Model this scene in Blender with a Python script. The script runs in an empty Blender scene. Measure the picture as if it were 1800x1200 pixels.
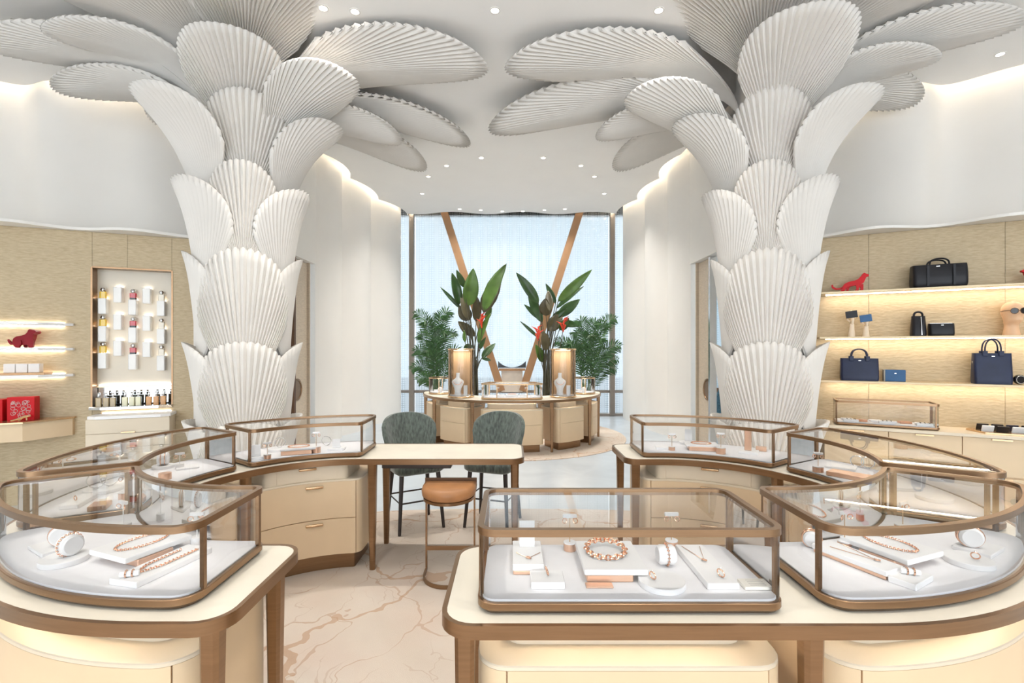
import bpy, math, random
from math import pi, sin, cos, radians, sqrt, atan2
from mathutils import Vector, Matrix

# ------------------------------------------------------------------ camera, world, exposure
scene = bpy.context.scene
COL = scene.collection
cam_data = bpy.data.cameras.new('camera')
cam_data.sensor_width = 36.0
cam_data.lens = 17.0                     # 850 px focal length on an 1800 px wide frame
cam_data.shift_y = 12.0 / 1800.0
cam_data.clip_start = 0.02
cam = bpy.data.objects.new('camera', cam_data)
cam.location = (0, 0, 1.6)
cam.rotation_euler = (pi / 2, 0, 0)
COL.objects.link(cam)
scene.camera = cam

world = bpy.data.worlds.new('overcast_sky')
scene.world = world
world.use_nodes = True
bg = world.node_tree.nodes['Background']
bg.inputs[0].default_value = (0.88, 0.945, 1.0, 1)
bg.inputs[1].default_value = 2.6

scene.view_settings.view_transform = 'Standard'
scene.view_settings.look = 'None'
scene.view_settings.gamma = 1.0
scene.view_settings.exposure = 0.92
scene.view_settings.use_curve_mapping = False
scene.cycles.transparent_max_bounces = 32
scene.cycles.max_bounces = 12
scene.cycles.diffuse_bounces = 6
scene.cycles.glossy_bounces = 5
scene.cycles.caustics_reflective = False
scene.cycles.caustics_refractive = False

E_SPOT = 74.0       # ceiling downlights (W)
E_COVE = 22.0        # cove strips
E_CASE = 4.0       # strips in the jewellery cases
E_UNDER = 20.0       # strips under the counters
E_SHELF = 20.0      # strips under the wall shelves
WARM = (1.0, 0.86, 0.68)
NEUTRAL = (1.0, 0.95, 0.88)

CEIL = 4.71
TOPZ = 0.81         # counter top
random.seed(7)
F = 850.0


def px(x, y, d):
    """world point seen at photo position x, y at distance d"""
    return Vector(((x - 900) * d / F, d, 1.6 + (612 - y) * d / F))


def flat(x, y, z):
    """world x, y of a point at height z"""
    d = F * (1.6 - z) / (y - 612)
    return ((x - 900) * d / F, d)


# ------------------------------------------------------------------ materials
MATS = {}


def nodes_of(name):
    m = bpy.data.materials.new(name)
    m.use_nodes = True
    nt = m.node_tree
    return m, nt, nt.nodes['Principled BSDF']


def mat(name, col, rough=0.5, metal=0.0, var=0.06, scale=8.0, bump=0.0, bscale=60.0, stretch=None, sheen=0.0, coat=0.0, spec=0.5):
    """principled surface with a little procedural colour variation and relief"""
    if name in MATS:
        return MATS[name]
    m, nt, p = nodes_of(name)
    p.inputs['Roughness'].default_value = rough
    p.inputs['Metallic'].default_value = metal
    p.inputs['Specular IOR Level'].default_value = spec
    if sheen:
        p.inputs['Sheen Weight'].default_value = sheen
    if coat:
        p.inputs['Coat Weight'].default_value = coat
    tc = nt.nodes.new('ShaderNodeTexCoord')
    mp = nt.nodes.new('ShaderNodeMapping')
    if stretch:
        mp.inputs['Scale'].default_value = stretch
    nt.links.new(tc.outputs['Object'], mp.inputs['Vector'])
    n = nt.nodes.new('ShaderNodeTexNoise')
    n.inputs['Scale'].default_value = scale
    n.inputs['Detail'].default_value = 4
    nt.links.new(mp.outputs[0], n.inputs['Vector'])
    r = nt.nodes.new('ShaderNodeValToRGB')
    r.color_ramp.elements[0].position = 0.3
    r.color_ramp.elements[1].position = 0.7
    r.color_ramp.elements[0].color = (*[max(0, c * (1 - var)) for c in col], 1)
    r.color_ramp.elements[1].color = (*[min(1, c * (1 + var)) for c in col], 1)
    nt.links.new(n.outputs['Fac'], r.inputs[0])
    nt.links.new(r.outputs[0], p.inputs['Base Color'])
    if bump:
        n2 = nt.nodes.new('ShaderNodeTexNoise')
        n2.inputs['Scale'].default_value = bscale
        n2.inputs['Detail'].default_value = 3
        nt.links.new(mp.outputs[0], n2.inputs['Vector'])
        b = nt.nodes.new('ShaderNodeBump')
        b.inputs['Strength'].default_value = bump
        b.inputs['Distance'].default_value = 0.01
        nt.links.new(n2.outputs['Fac'], b.inputs['Height'])
        nt.links.new(b.outputs[0], p.inputs['Normal'])
    MATS[name] = m
    return m


def emit(name, col, strength):
    m = bpy.data.materials.new(name)
    m.use_nodes = True
    nt = m.node_tree
    nt.nodes.remove(nt.nodes['Principled BSDF'])
    e = nt.nodes.new('ShaderNodeEmission')
    e.inputs[0].default_value = (*col, 1)
    e.inputs[1].default_value = strength
    nt.links.new(e.outputs[0], nt.nodes['Material Output'].inputs[0])
    MATS[name] = m
    return m


def glass(name, tint=(1, 1, 1), ior=1.45, rough=0.0):
    """thin clear pane: straight transmission plus fresnel reflection"""
    m = bpy.data.materials.new(name)
    m.use_nodes = True
    nt = m.node_tree
    nt.nodes.remove(nt.nodes['Principled BSDF'])
    t = nt.nodes.new('ShaderNodeBsdfTransparent')
    t.inputs[0].default_value = (*tint, 1)
    g = nt.nodes.new('ShaderNodeBsdfGlossy')
    g.inputs['Roughness'].default_value = rough
    f = nt.nodes.new('ShaderNodeFresnel')
    f.inputs[0].default_value = ior
    x = nt.nodes.new('ShaderNodeMixShader')
    nt.links.new(f.outputs[0], x.inputs[0])
    nt.links.new(t.outputs[0], x.inputs[1])
    nt.links.new(g.outputs[0], x.inputs[2])
    nt.links.new(x.outputs[0], nt.nodes['Material Output'].inputs[0])
    MATS[name] = m
    return m


PLASTER = mat('white_plaster', (0.86, 0.835, 0.795), 0.75, var=0.012, scale=2)
CEILM = mat('ceiling_paint', (0.93, 0.912, 0.89), 0.8, var=0.01, scale=2)
LEAFM = mat('cast_leaf_plaster', (0.77, 0.738, 0.695), 0.62, var=0.02, scale=5)
BRONZE = mat('brushed_bronze', (0.30, 0.185, 0.105), 0.30, 0.9, var=0.08, scale=6, stretch=(1, 1, 14))
BRASS = mat('pale_gold_metal', (0.72, 0.50, 0.30), 0.25, 0.9, var=0.06)
DARKBR = mat('dark_bronze_frame', (0.16, 0.085, 0.05), 0.4, 0.6, var=0.1)
LACQ = mat('champagne_lacquer', (0.72, 0.555, 0.365), 0.42, var=0.03, scale=4, spec=0.4)
LACQ2 = mat('pale_champagne_lacquer', (0.72, 0.62, 0.48), 0.42, var=0.03, scale=4, spec=0.4)
CREAM = mat('cream_parchment_top', (0.76, 0.695, 0.58), 0.38, var=0.05, scale=5)
WHITEF = mat('white_display_leather', (0.87, 0.86, 0.875), 0.6, var=0.012, scale=30)
WHITEP = mat('white_display_block', (0.90, 0.89, 0.885), 0.45, var=0.01)
COPPER = mat('rose_copper_block', (0.80, 0.52, 0.37), 0.3, 0.65, var=0.06)
GOLD = mat('rose_gold', (0.86, 0.52, 0.36), 0.16, 1.0, var=0.05)
SILVER = mat('polished_steel', (0.72, 0.72, 0.72), 0.16, 1.0, var=0.04)
VELVET = mat('sage_green_velvet', (0.085, 0.105, 0.09), 0.8, var=0.55, scale=60, bump=0.25, bscale=90, stretch=(1, 1, 0.22), sheen=0.6)
DARKWOOD = mat('dark_brown_wood', (0.026, 0.016, 0.013), 0.4, var=0.3, scale=10, stretch=(1, 1, .1))
TAN = mat('tan_leather', (0.40, 0.185, 0.075), 0.42, var=0.14, scale=9, bump=0.06, bscale=160)
NAVY = mat('navy_leather', (0.011, 0.018, 0.055), 0.40, var=0.15, spec=.35, bump=0.05, bscale=250)
BLACKL = mat('black_leather', (0.007, 0.007, 0.011), 0.42, var=0.15, spec=.35, bump=0.05, bscale=250)
BLUEBOX = mat('blue_leather', (0.01, 0.09, 0.24), 0.45, var=0.1)
RED = mat('red_lacquer', (0.60, 0.006, 0.012), 0.45, var=0.06, spec=.25)
DARKRED = mat('deep_red_lacquer', (0.26, 0.006, 0.014), 0.5, var=0.1, spec=.25)
PALEBOX = mat('pale_grey_card', (0.82, 0.80, 0.79), 0.6, var=0.02)
WOODT = mat('light_oak', (0.62, 0.38, 0.20), 0.5, var=0.12, scale=6, stretch=(1, 12, 12))
SKINM = mat('beige_mannequin', (0.80, 0.52, 0.32), 0.55, var=0.03)
IVORY = mat('ivory_mannequin', (0.86, 0.72, 0.55), 0.5, var=0.03)
BLACKP = mat('black_gloss', (0.01, 0.01, 0.012), 0.15, var=0.1)
GLASSM = glass('clear_glass')
GLASST = glass('clear_top_glass', (0.985, 0.99, 0.985), 1.65)
MIRROR = mat('mirror', (0.85, 0.87, 0.88), 0.03, 1.0, var=0.005)
LED_CASE = emit('case_led_strip', (1.0, 0.965, 0.93), E_CASE)
LED_UNDER = emit('counter_led_strip', WARM, E_UNDER)
LED_SHELF = emit('shelf_led_strip', WARM, E_SHELF)
LED_SHELF_L = emit('shelf_led_strip_neutral', (1.0, 0.92, 0.82), E_SHELF * .38)
LED_COVE = emit('cove_led_strip', (1.0, 0.88, 0.70), E_COVE)
LENS = emit('downlight_lens', (1.0, 0.93, 0.82), 7.0)


# ------------------------------------------------------------------ mesh helpers
class MB:
    def __init__(s):
        s.V, s.F = [], []

    def add(s, vs, fs):
        b = len(s.V)
        s.V += [tuple(v) for v in vs]
        s.F += [tuple(i + b for i in f) for f in fs]
        return s

    def box(s, c, size, rz=0.0, ch=0.0):
        """box centred on c (chamfered on all horizontal outlines when ch > 0)"""
        hx, hy, hz = size[0] / 2, size[1] / 2, size[2] / 2
        R = [(cos(rz), sin(rz)), (-sin(rz), cos(rz))]

        def w(x, y, z):
            return (c[0] + x * R[0][0] + y * R[1][0], c[1] + x * R[0][1] + y * R[1][1], c[2] + z)
        if ch <= 0:
            vs = [w(x, y, z) for z in (-hz, hz) for x, y in ((-hx, -hy), (hx, -hy), (hx, hy), (-hx, hy))]
            return s.add(vs, [(3, 2, 1, 0), (4, 5, 6, 7), (0, 1, 5, 4), (1, 2, 6, 5), (2, 3, 7, 6), (3, 0, 4, 7)])
        k = ch

        def ringp(i):
            a, b = hx - i, hy - i
            return [(-a + k, -b), (a - k, -b), (a, -b + k), (a, b - k), (a - k, b), (-a + k, b), (-a, b - k), (-a, -b + k)]
        vs = []
        for z, i in ((-hz, k * .7), (-hz + k, 0), (hz - k, 0), (hz, k * .7)):
            vs += [w(x, y, z) for x, y in ringp(i)]
        fs = [tuple(range(7, -1, -1)), tuple(range(24, 32))]
        for r in range(3):
            for i in range(8):
                j = (i + 1) % 8
                fs.append((r * 8 + i, r * 8 + j, r * 8 + 8 + j, r * 8 + 8 + i))
        return s.add(vs, fs)

    def prism(s, poly, z0, z1, ch=0.0, ch_bottom=0.0):
        """closed 2-D outline (counter-clockwise) extruded in z, optional chamfers"""
        n = len(poly)
        rows = []
        if ch_bottom:
            rows += [(offset(poly, -ch_bottom), z0), (poly, z0 + ch_bottom)]
        else:
            rows += [(poly, z0)]
        if ch:
            rows += [(poly, z1 - ch), (offset(poly, -ch), z1)]
        else:
            rows += [(poly, z1)]
        vs, fs = [], []
        for pl, z in rows:
            vs += [(x, y, z) for x, y in pl]
        for r in range(len(rows) - 1):
            for i in range(n):
                j = (i + 1) % n
                fs.append((r * n + i, r * n + j, r * n + n + j, r * n + n + i))
        fs.append(tuple(range(n - 1, -1, -1)))
        k = (len(rows) - 1) * n
        fs.append(tuple(range(k, k + n)))
        return s.add(vs, fs)

    def ring(s, outer, inner, z0, z1):
        """closed frame between two outlines of equal length"""
        n = len(outer)
        vs = [(x, y, z) for pl, z in ((outer, z0), (outer, z1), (inner, z1), (inner, z0)) for x, y in pl]
        fs = []
        for r in range(4):
            q = (r + 1) % 4
            for i in range(n):
                j = (i + 1) % n
                fs.append((r * n + i, r * n + j, q * n + j, q * n + i))
        return s.add(vs, fs)

    def ribbon(s, line, z0, z1, closed=False):
        n = len(line)
        vs = [(x, y, z0) for x, y in line] + [(x, y, z1) for x, y in line]
        fs = [(i, (i + 1) % n, n + (i + 1) % n, n + i) for i in range(n if closed else n - 1)]
        return s.add(vs, fs)

    def shell(s, line, t, z0, z1):
        """thick panel following an open 2-D line; t to the right hand side is negative"""
        nl = offset(line, t, closed=False)
        n = len(line)
        vs = [(x, y, z) for pl, z in ((line, z0), (line, z1), (nl, z1), (nl, z0)) for x, y in pl]
        fs = []
        for r in range(4):
            q = (r + 1) % 4
            for i in range(n - 1):
                fs.append((r * n + i, r * n + i + 1, q * n + i + 1, q * n + i))
        fs += [(0, n, 2 * n, 3 * n), (n - 1, 4 * n - 1, 3 * n - 1, 2 * n - 1)]
        return s.add(vs, fs)

    def tube(s, path, r, n=8, closed=False, flat=None):
        """tube along a 3-D path, r one radius or one per point; flat=(a,b) scales the section"""
        P = [Vector(p) for p in path]
        m = len(P)
        rr = r if isinstance(r, (list, tuple)) else [r] * m
        T = []
        for i in range(m):
            a = P[(i - 1) % m] if closed or i else P[i]
            b = P[(i + 1) % m] if closed or i < m - 1 else P[i]
            t = (b - a)
            T.append(t.normalized() if t.length > 1e-9 else Vector((0, 0, 1)))
        up = Vector((0, 0, 1)) if abs(T[0].z) < 0.9 else Vector((1, 0, 0))
        u = (up - T[0] * up.dot(T[0])).normalized()
        vs, fs = [], []
        fa, fb = flat or (1, 1)
        for i in range(m):
            u = (u - T[i] * u.dot(T[i]))
            u = u.normalized() if u.length > 1e-6 else T[i].orthogonal().normalized()
            v = T[i].cross(u)
            for k in range(n):
                a = 2 * pi * k / n
                vs.append(P[i] + (u * cos(a) * fa + v * sin(a) * fb) * rr[i])
        for i in range(m if closed else m - 1):
            j = (i + 1) % m
            for k in range(n):
                l = (k + 1) % n
                fs.append((i * n + k, i * n + l, j * n + l, j * n + k))
        if not closed:
            fs += [tuple(range(n - 1, -1, -1)), tuple(range((m - 1) * n, m * n))]
        return s.add(vs, fs)

    def lathe(s, prof, c=(0, 0, 0), n=20, axis=None, sx=1.0, sy=1.0):
        """profile of (r, z) turned about z (or about axis) through c"""
        c = Vector(c)
        q = Vector((0, 0, 1)).rotation_difference(Vector(axis).normalized()) if axis is not None else None
        vs, fs = [], []
        for r, z in prof:
            for k in range(n):
                a = 2 * pi * k / n
                p = Vector((max(r, 1e-5) * cos(a) * sx, max(r, 1e-5) * sin(a) * sy, z))
                if q:
                    p = q @ p
                vs.append(c + p)
        m = len(prof)
        for i in range(m - 1):
            for k in range(n):
                l = (k + 1) % n
                fs.append((i * n + k, i * n + l, i * n + n + l, i * n + n + k))
        fs += [tuple(range(n - 1, -1, -1)), tuple(range((m - 1) * n, m * n))]
        return s.add(vs, fs)

    def torus(s, c, axis, R, r, n=20, m=6, sq=1.0):
        c = Vector(c)
        q = Vector((0, 0, 1)).rotation_difference(Vector(axis).normalized())
        vs, fs = [], []
        for i in range(n):
            a = 2 * pi * i / n
            for k in range(m):
                b = 2 * pi * k / m
                p = Vector(((R + r * cos(b)) * cos(a), (R + r * cos(b)) * sin(a) * sq, r * sin(b)))
                vs.append(c + q @ p)
        for i in range(n):
            for k in range(m):
                j, l = (i + 1) % n, (k + 1) % m
                fs.append((i * m + k, j * m + k, j * m + l, i * m + l))
        return s.add(vs, fs)

    def ball(s, c, r, n=10, m=6, sc=(1, 1, 1)):
        prof = [(r * sin(pi * i / m), -r * cos(pi * i / m)) for i in range(m + 1)]
        b = len(s.V)
        s.lathe(prof, (0, 0, 0), n)
        for i in range(b, len(s.V)):
            v = s.V[i]
            s.V[i] = (c[0] + v[0] * sc[0], c[1] + v[1] * sc[1], c[2] + v[2] * sc[2])
        return s


def offset(poly, d, closed=True):
    """move a 2-D outline outwards (counter-clockwise: d > 0 grows it)"""
    n = len(poly)
    out = []
    for i in range(n):
        a = poly[(i - 1) % n] if closed or i else poly[i]
        b = poly[i]
        c = poly[(i + 1) % n] if closed or i < n - 1 else poly[i]
        e1 = (b[0] - a[0], b[1] - a[1])
        e2 = (c[0] - b[0], c[1] - b[1])
        l1, l2 = math.hypot(*e1), math.hypot(*e2)
        if l1 < 1e-9:
            e1, l1 = e2, l2
        if l2 < 1e-9:
            e2, l2 = e1, l1
        n1 = (e1[1] / l1, -e1[0] / l1)
        n2 = (e2[1] / l2, -e2[0] / l2)
        mx, my = n1[0] + n2[0], n1[1] + n2[1]
        k = 1 + n1[0] * n2[0] + n1[1] * n2[1]
        k = max(k, 0.35)
        out.append((b[0] + d * mx / k, b[1] + d * my / k))
    return out


def fillet(pts, seg=6):
    """outline of (x, y, radius): corners rounded with arcs"""
    n = len(pts)
    out = []
    for i in range(n):
        x, y, r = pts[i]
        if r <= 0:
            out.append((x, y))
            continue
        a, c = pts[(i - 1) % n], pts[(i + 1) % n]
        v1 = Vector((a[0] - x, a[1] - y))
        v2 = Vector((c[0] - x, c[1] - y))
        l1, l2 = v1.length, v2.length
        v1.normalize()
        v2.normalize()
        ang = v1.angle(v2)
        t = min(r / math.tan(ang / 2), l1 * .95, l2 * .95)
        rr = t * math.tan(ang / 2)
        bis = (v1 + v2).normalized()
        ctr = Vector((x, y)) + bis * (rr / sin(ang / 2))
        p1 = Vector((x, y)) + v1 * t
        p2 = Vector((x, y)) + v2 * t
        a1 = atan2(p1.y - ctr.y, p1.x - ctr.x)
        a2 = atan2(p2.y - ctr.y, p2.x - ctr.x)
        da = (a2 - a1 + pi) % (2 * pi) - pi
        for k in range(seg + 1):
            b = a1 + da * k / seg
            out.append((ctr.x + rr * cos(b), ctr.y + rr * sin(b)))
    ded = []
    for p in out:
        if not ded or math.hypot(p[0] - ded[-1][0], p[1] - ded[-1][1]) > 2e-4:
            ded.append(p)
    if math.hypot(ded[0][0] - ded[-1][0], ded[0][1] - ded[-1][1]) < 2e-4:
        ded.pop()
    return ded


def rrect(x0, y0, x1, y1, r, seg=5):
    return fillet([(x0, y0, r), (x1, y0, r), (x1, y1, r), (x0, y1, r)], seg)


def circle(cx, cy, r, n=32, a0=0.0, a1=2 * pi):
    full = abs(a1 - a0 - 2 * pi) < 1e-6
    k = n if full else n + 1
    return [(cx + r * cos(a0 + (a1 - a0) * i / n), cy + r * sin(a0 + (a1 - a0) * i / n)) for i in range(k)]


def mesh_of(name, mb, m, smooth=True, ang=38):
    me = bpy.data.meshes.new(name)
    me.from_pydata(mb.V, [], mb.F)
    me.update()
    if m is not None:
        me.materials.append(m)
    if smooth:
        me.polygons.foreach_set('use_smooth', [True] * len(me.polygons))
        me.set_sharp_from_angle(angle=radians(ang))
    return me


def obj(name, mb, m, parent=None, smooth=True, ang=38, local=False):
    """link one mesh; world coordinates are made relative to the parent's (unrotated) origin unless local"""
    if parent is not None:
        if not local:
            o3 = origin_of(parent)
            mb.V = [(v[0] - o3[0], v[1] - o3[1], v[2] - o3[2]) for v in mb.V]
        o = bpy.data.objects.new(name, mesh_of(name, mb, m, smooth, ang))
        o.parent = parent
    else:
        if not local:
            xs = [v[0] for v in mb.V]; ys = [v[1] for v in mb.V]; zs = [v[2] for v in mb.V]
            c = ((min(xs) + max(xs)) / 2, (min(ys) + max(ys)) / 2, min(zs))
            mb.V = [(v[0] - c[0], v[1] - c[1], v[2] - c[2]) for v in mb.V]
        else:
            c = (0, 0, 0)
        o = bpy.data.objects.new(name, mesh_of(name, mb, m, smooth, ang))
        o.location = c
    COL.objects.link(o)
    return o


def origin_of(o):
    p = Vector((0, 0, 0))
    while o is not None:
        p += Vector(o.location)
        o = o.parent
    return p


def tag(o, label, cat, group=None):
    o['label'] = label
    o['category'] = cat
    if group:
        o['group'] = group
    return o


def thing(name, label, cat, loc=(0, 0, 0), rz=0.0, group=None):
    o = bpy.data.objects.new(name, None)
    o.empty_display_size = 0.05
    o.location = loc
    o.rotation_euler = (0, 0, rz)
    COL.objects.link(o)
    return tag(o, label, cat, group)


def struct(o):
    o['kind'] = 'structure'
    return o


def copy_tree(o, parent=None, loc=None, rz=None):
    c = o.copy()
    COL.objects.link(c)
    c.parent = parent
    if loc is not None:
        c.location = loc
    if rz is not None:
        c.rotation_euler = (0, 0, rz)
    for ch in list(o.children):
        if ch.type != 'LIGHT':
            copy_tree(ch, c)
    return c


def spot(parent, loc, energy, angle=110, blend=0.9, radius=0.05, col=NEUTRAL, aim=None):
    l = bpy.data.lights.new('downlight_lamp', 'SPOT')
    l.energy = energy
    l.color = col
    l.spot_size = radians(angle)
    l.spot_blend = blend
    l.shadow_soft_size = radius
    o = bpy.data.objects.new('lamp', l)
    o.location = loc
    if aim is not None:
        o.rotation_euler = (Vector(aim) - (Vector(loc) + (origin_of(parent) if parent else Vector()))).to_track_quat('-Z', 'Y').to_euler()
    o.parent = parent
    COL.objects.link(o)
    return o


def bez(p0, p1, p2, p3, n):
    out = []
    for i in range(n + 1):
        t = i / n
        a = (1 - t)
        out.append(tuple(a ** 3 * p0[k] + 3 * a * a * t * p1[k] + 3 * a * t * t * p2[k] + t ** 3 * p3[k] for k in range(len(p0))))
    return out


# ================================================================== THE SETTING
def catmull(pts, k=6):
    out = []
    n = len(pts)
    for i in range(n - 1):
        p0, p1, p2, p3 = pts[max(i - 1, 0)], pts[i], pts[i + 1], pts[min(i + 2, n - 1)]
        for j in range(k):
            t = j / k
            out.append(tuple(0.5 * ((2 * p1[a]) + (-p0[a] + p2[a]) * t + (2 * p0[a] - 5 * p1[a] + 4 * p2[a] - p3[a]) * t * t
                                    + (-p0[a] + 3 * p1[a] - 3 * p2[a] + p3[a]) * t ** 3) for a in (0, 1)))
    out.append(tuple(pts[-1]))
    return out


# ---- floor material: pale stone
def stone_material():
    m, nt, p = nodes_of('pale_stone')
    tc = nt.nodes.new('ShaderNodeTexCoord')
    n = nt.nodes.new('ShaderNodeTexNoise')
    n.inputs['Scale'].default_value = 1.6
    n.inputs['Detail'].default_value = 8
    n.inputs['Distortion'].default_value = 1.2
    nt.links.new(tc.outputs['Object'], n.inputs['Vector'])
    r = nt.nodes.new('ShaderNodeValToRGB')
    r.color_ramp.elements[0].color = (0.44, 0.49, 0.54, 1)
    r.color_ramp.elements[1].color = (0.54, 0.595, 0.645, 1)
    r.color_ramp.elements[0].position = .3
    r.color_ramp.elements[1].position = .7
    nt.links.new(n.outputs['Fac'], r.inputs[0])
    nt.links.new(r.outputs[0], p.inputs['Base Color'])
    p.inputs['Roughness'].default_value = 0.3
    return m


def carpet_material():
    m, nt, p = nodes_of('leaf_veined_carpet')
    L = nt.links.new
    tc = nt.nodes.new('ShaderNodeTexCoord')

    def noise(scale, detail=3, dist=0.0):
        n = nt.nodes.new('ShaderNodeTexNoise')
        n.inputs['Scale'].default_value = scale
        n.inputs['Detail'].default_value = detail
        n.inputs['Distortion'].default_value = dist
        L(tc.outputs['Object'], n.inputs['Vector'])
        return n.outputs['Fac']

    def math_(op, a, b=None, c=None):
        q = nt.nodes.new('ShaderNodeMath')
        q.operation = op
        for i, v in enumerate((a, b, c)):
            if v is None:
                continue
            if isinstance(v, (int, float)):
                q.inputs[i].default_value = v
            else:
                L(v, q.inputs[i])
        return q.outputs[0]

    def ramp(v, stops):
        r = nt.nodes.new('ShaderNodeValToRGB')
        e = r.color_ramp.elements
        while len(e) < len(stops):
            e.new(0.5)
        for k, (pos, c) in enumerate(stops):
            e[k].position = pos
            e[k].color = (*c, 1)
        L(v, r.inputs[0])
        return r.outputs[0]

    def mix(f, a, b):
        x = nt.nodes.new('ShaderNodeMix')
        x.data_type = 'RGBA'
        L(f, x.inputs[0])
        for i, v in ((6, a), (7, b)):
            if isinstance(v, tuple):
                x.inputs[i].default_value = (*v, 1)
            else:
                L(v, x.inputs[i])
        return x.outputs[2]
    base = ramp(noise(0.9, 5, .6), [(.3, (0.54, 0.455, 0.375)), (.5, (0.61, 0.53, 0.455)), (.72, (0.65, 0.59, 0.525))])
    pink = ramp(noise(2.3, 4), [(.45, (0, 0, 0)), (.75, (.5, .5, .5))])
    base = mix(pink, base, (0.60, 0.46, 0.385))
    # leaf veins: edges of warped cells, thick ones sparse, fine ones in patches
    wn = nt.nodes.new('ShaderNodeTexNoise')
    wn.inputs['Scale'].default_value = 1.3
    wn.inputs['Detail'].default_value = 4
    L(tc.outputs['Object'], wn.inputs['Vector'])
    wv = nt.nodes.new('ShaderNodeVectorMath')
    wv.operation = 'MULTIPLY_ADD'
    L(wn.outputs['Color'], wv.inputs[0])
    wv.inputs[1].default_value = (1.1, 1.1, 0.0)
    L(tc.outputs['Object'], wv.inputs[2])

    def cells(scale, sx=1.0, sy=1.0):
        mp = nt.nodes.new('ShaderNodeMapping')
        mp.inputs['Scale'].default_value = (sx, sy, 0)
        L(wv.outputs[0], mp.inputs['Vector'])
        v = nt.nodes.new('ShaderNodeTexVoronoi')
        v.voronoi_dimensions = '2D'
        v.feature = 'DISTANCE_TO_EDGE'
        v.inputs['Scale'].default_value = scale
        L(mp.outputs[0], v.inputs['Vector'])
        return v.outputs['Distance']
    n6 = noise(4.0, 3)
    line1 = math_('LESS_THAN', cells(.85), math_('SUBTRACT', math_('MULTIPLY', n6, 0.050), 0.013))
    line2 = math_('LESS_THAN', cells(2.6, 1.0, .45), math_('SUBTRACT', math_('MULTIPLY', noise(2.2, 2), 0.060), 0.022))
    line3 = math_('LESS_THAN', cells(7.0, 1.0, .22), math_('SUBTRACT', math_('MULTIPLY', noise(1.5, 2), 0.16), 0.075))
    c = mix(math_('MULTIPLY', line3, 0.40), base, (0.44, 0.32, 0.24))
    c = mix(math_('MULTIPLY', line2, 0.55), c, (0.43, 0.28, 0.19))
    c = mix(math_('MULTIPLY', line1, 0.65), c, (0.45, 0.28, 0.17))
    L(c, p.inputs['Base Color'])
    p.inputs['Roughness'].default_value = 0.95
    p.inputs['Specular IOR Level'].default_value = 0.15
    b = nt.nodes.new('ShaderNodeBump')
    b.inputs['Strength'].default_value = 0.25
    b.inputs['Distance'].default_value = 0.01
    L(noise(220, 2), b.inputs['Height'])
    L(b.outputs[0], p.inputs['Normal'])
    return m


CARPETM = carpet_material()
fl = MB()
fl.box((0, 3.75, -0.05), (17, 18.5, 0.1))
struct(obj('floor', fl, stone_material(), smooth=False))

pl = [(3.45 * abs(cos(a)) ** .7 * (1 if cos(a) > 0 else -1), 1.75 + 3.05 * abs(sin(a)) ** .8 * (1 if sin(a) > 0 else -1))
      for a in [2 * pi * i / 72 for i in range(72)]]
tag(obj('carpet', MB().prism(pl, 0.0005, 0.010, ch=0.004), CARPETM), 'beige carpet with brown leaf veins under the two curved counters', 'carpet')
tag(obj('carpet', MB().prism(circle(0, 8.9, 2.05, 64), 0.0005, 0.010, ch=0.004), CARPETM), 'round veined beige carpet under the half-round counter by the window', 'carpet')

# ---- plaster walls with soft undulations
WL = catmull([(-8.2, 4.3), (-7.4, 5.0), (-6.6, 5.3), (-6.0, 5.8), (-5.5, 5.72), (-5.0, 5.95), (-4.6, 6.1), (-4.2, 6.5), (-3.8, 6.75), (-3.4, 6.5), (-3.22, 6.2)])
WR = catmull([(8.2, 4.1), (7.3, 4.7), (6.5, 4.95), (5.75, 5.4), (5.3, 5.8), (4.85, 5.75), (4.5, 5.98), (4.15, 6.5), (3.7, 6.75), (3.2, 6.5), (2.93, 6.2)])


def scallops(pts, bulge, k=10):
    out = []
    for a, b in zip(pts[:-1], pts[1:]):
        dx, dy = b[0] - a[0], b[1] - a[1]
        l = math.hypot(dx, dy)
        nx, ny = -dy / l, dx / l
        if nx * (-a[0]) < 0:
            nx, ny = -nx, -ny
        for i in range(k):
            t = i / k
            h = bulge * sin(pi * t) ** 0.8
            out.append((a[0] + dx * t + nx * h, a[1] + dy * t + ny * h))
    out.append(pts[-1])
    return out


WLR = scallops([(-3.16, 7.76), (-3.12, 8.85), (-2.95, 10.1), (-2.60, 11.32)], 0.13)
WRR = scallops([(2.87, 7.76), (2.86, 8.85), (2.78, 10.1), (2.60, 11.32)], 0.13)
WTOP = 5.08


def wall(name, line, z0, z1, t):
    return struct(obj(name, MB().shell(line, t, z0, z1), PLASTER, ang=25))


wall('wall_left', WL, 0, WTOP, -0.12)
wall('wall_right', WR, 0, WTOP, 0.12)
wall('wall_left_rear', WLR, 0, WTOP, -0.12)
wall('wall_right_rear', WRR, 0, WTOP, 0.12)
for nm, s in (('wall_left_side', -1), ('wall_right_side', 1)):
    yy = 4.25
    struct(obj(nm, MB().box((s * 8.15, (yy - 5.5) / 2, WTOP / 2), (0.14, yy + 5.5, WTOP)), PLASTER, smooth=False))
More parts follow.
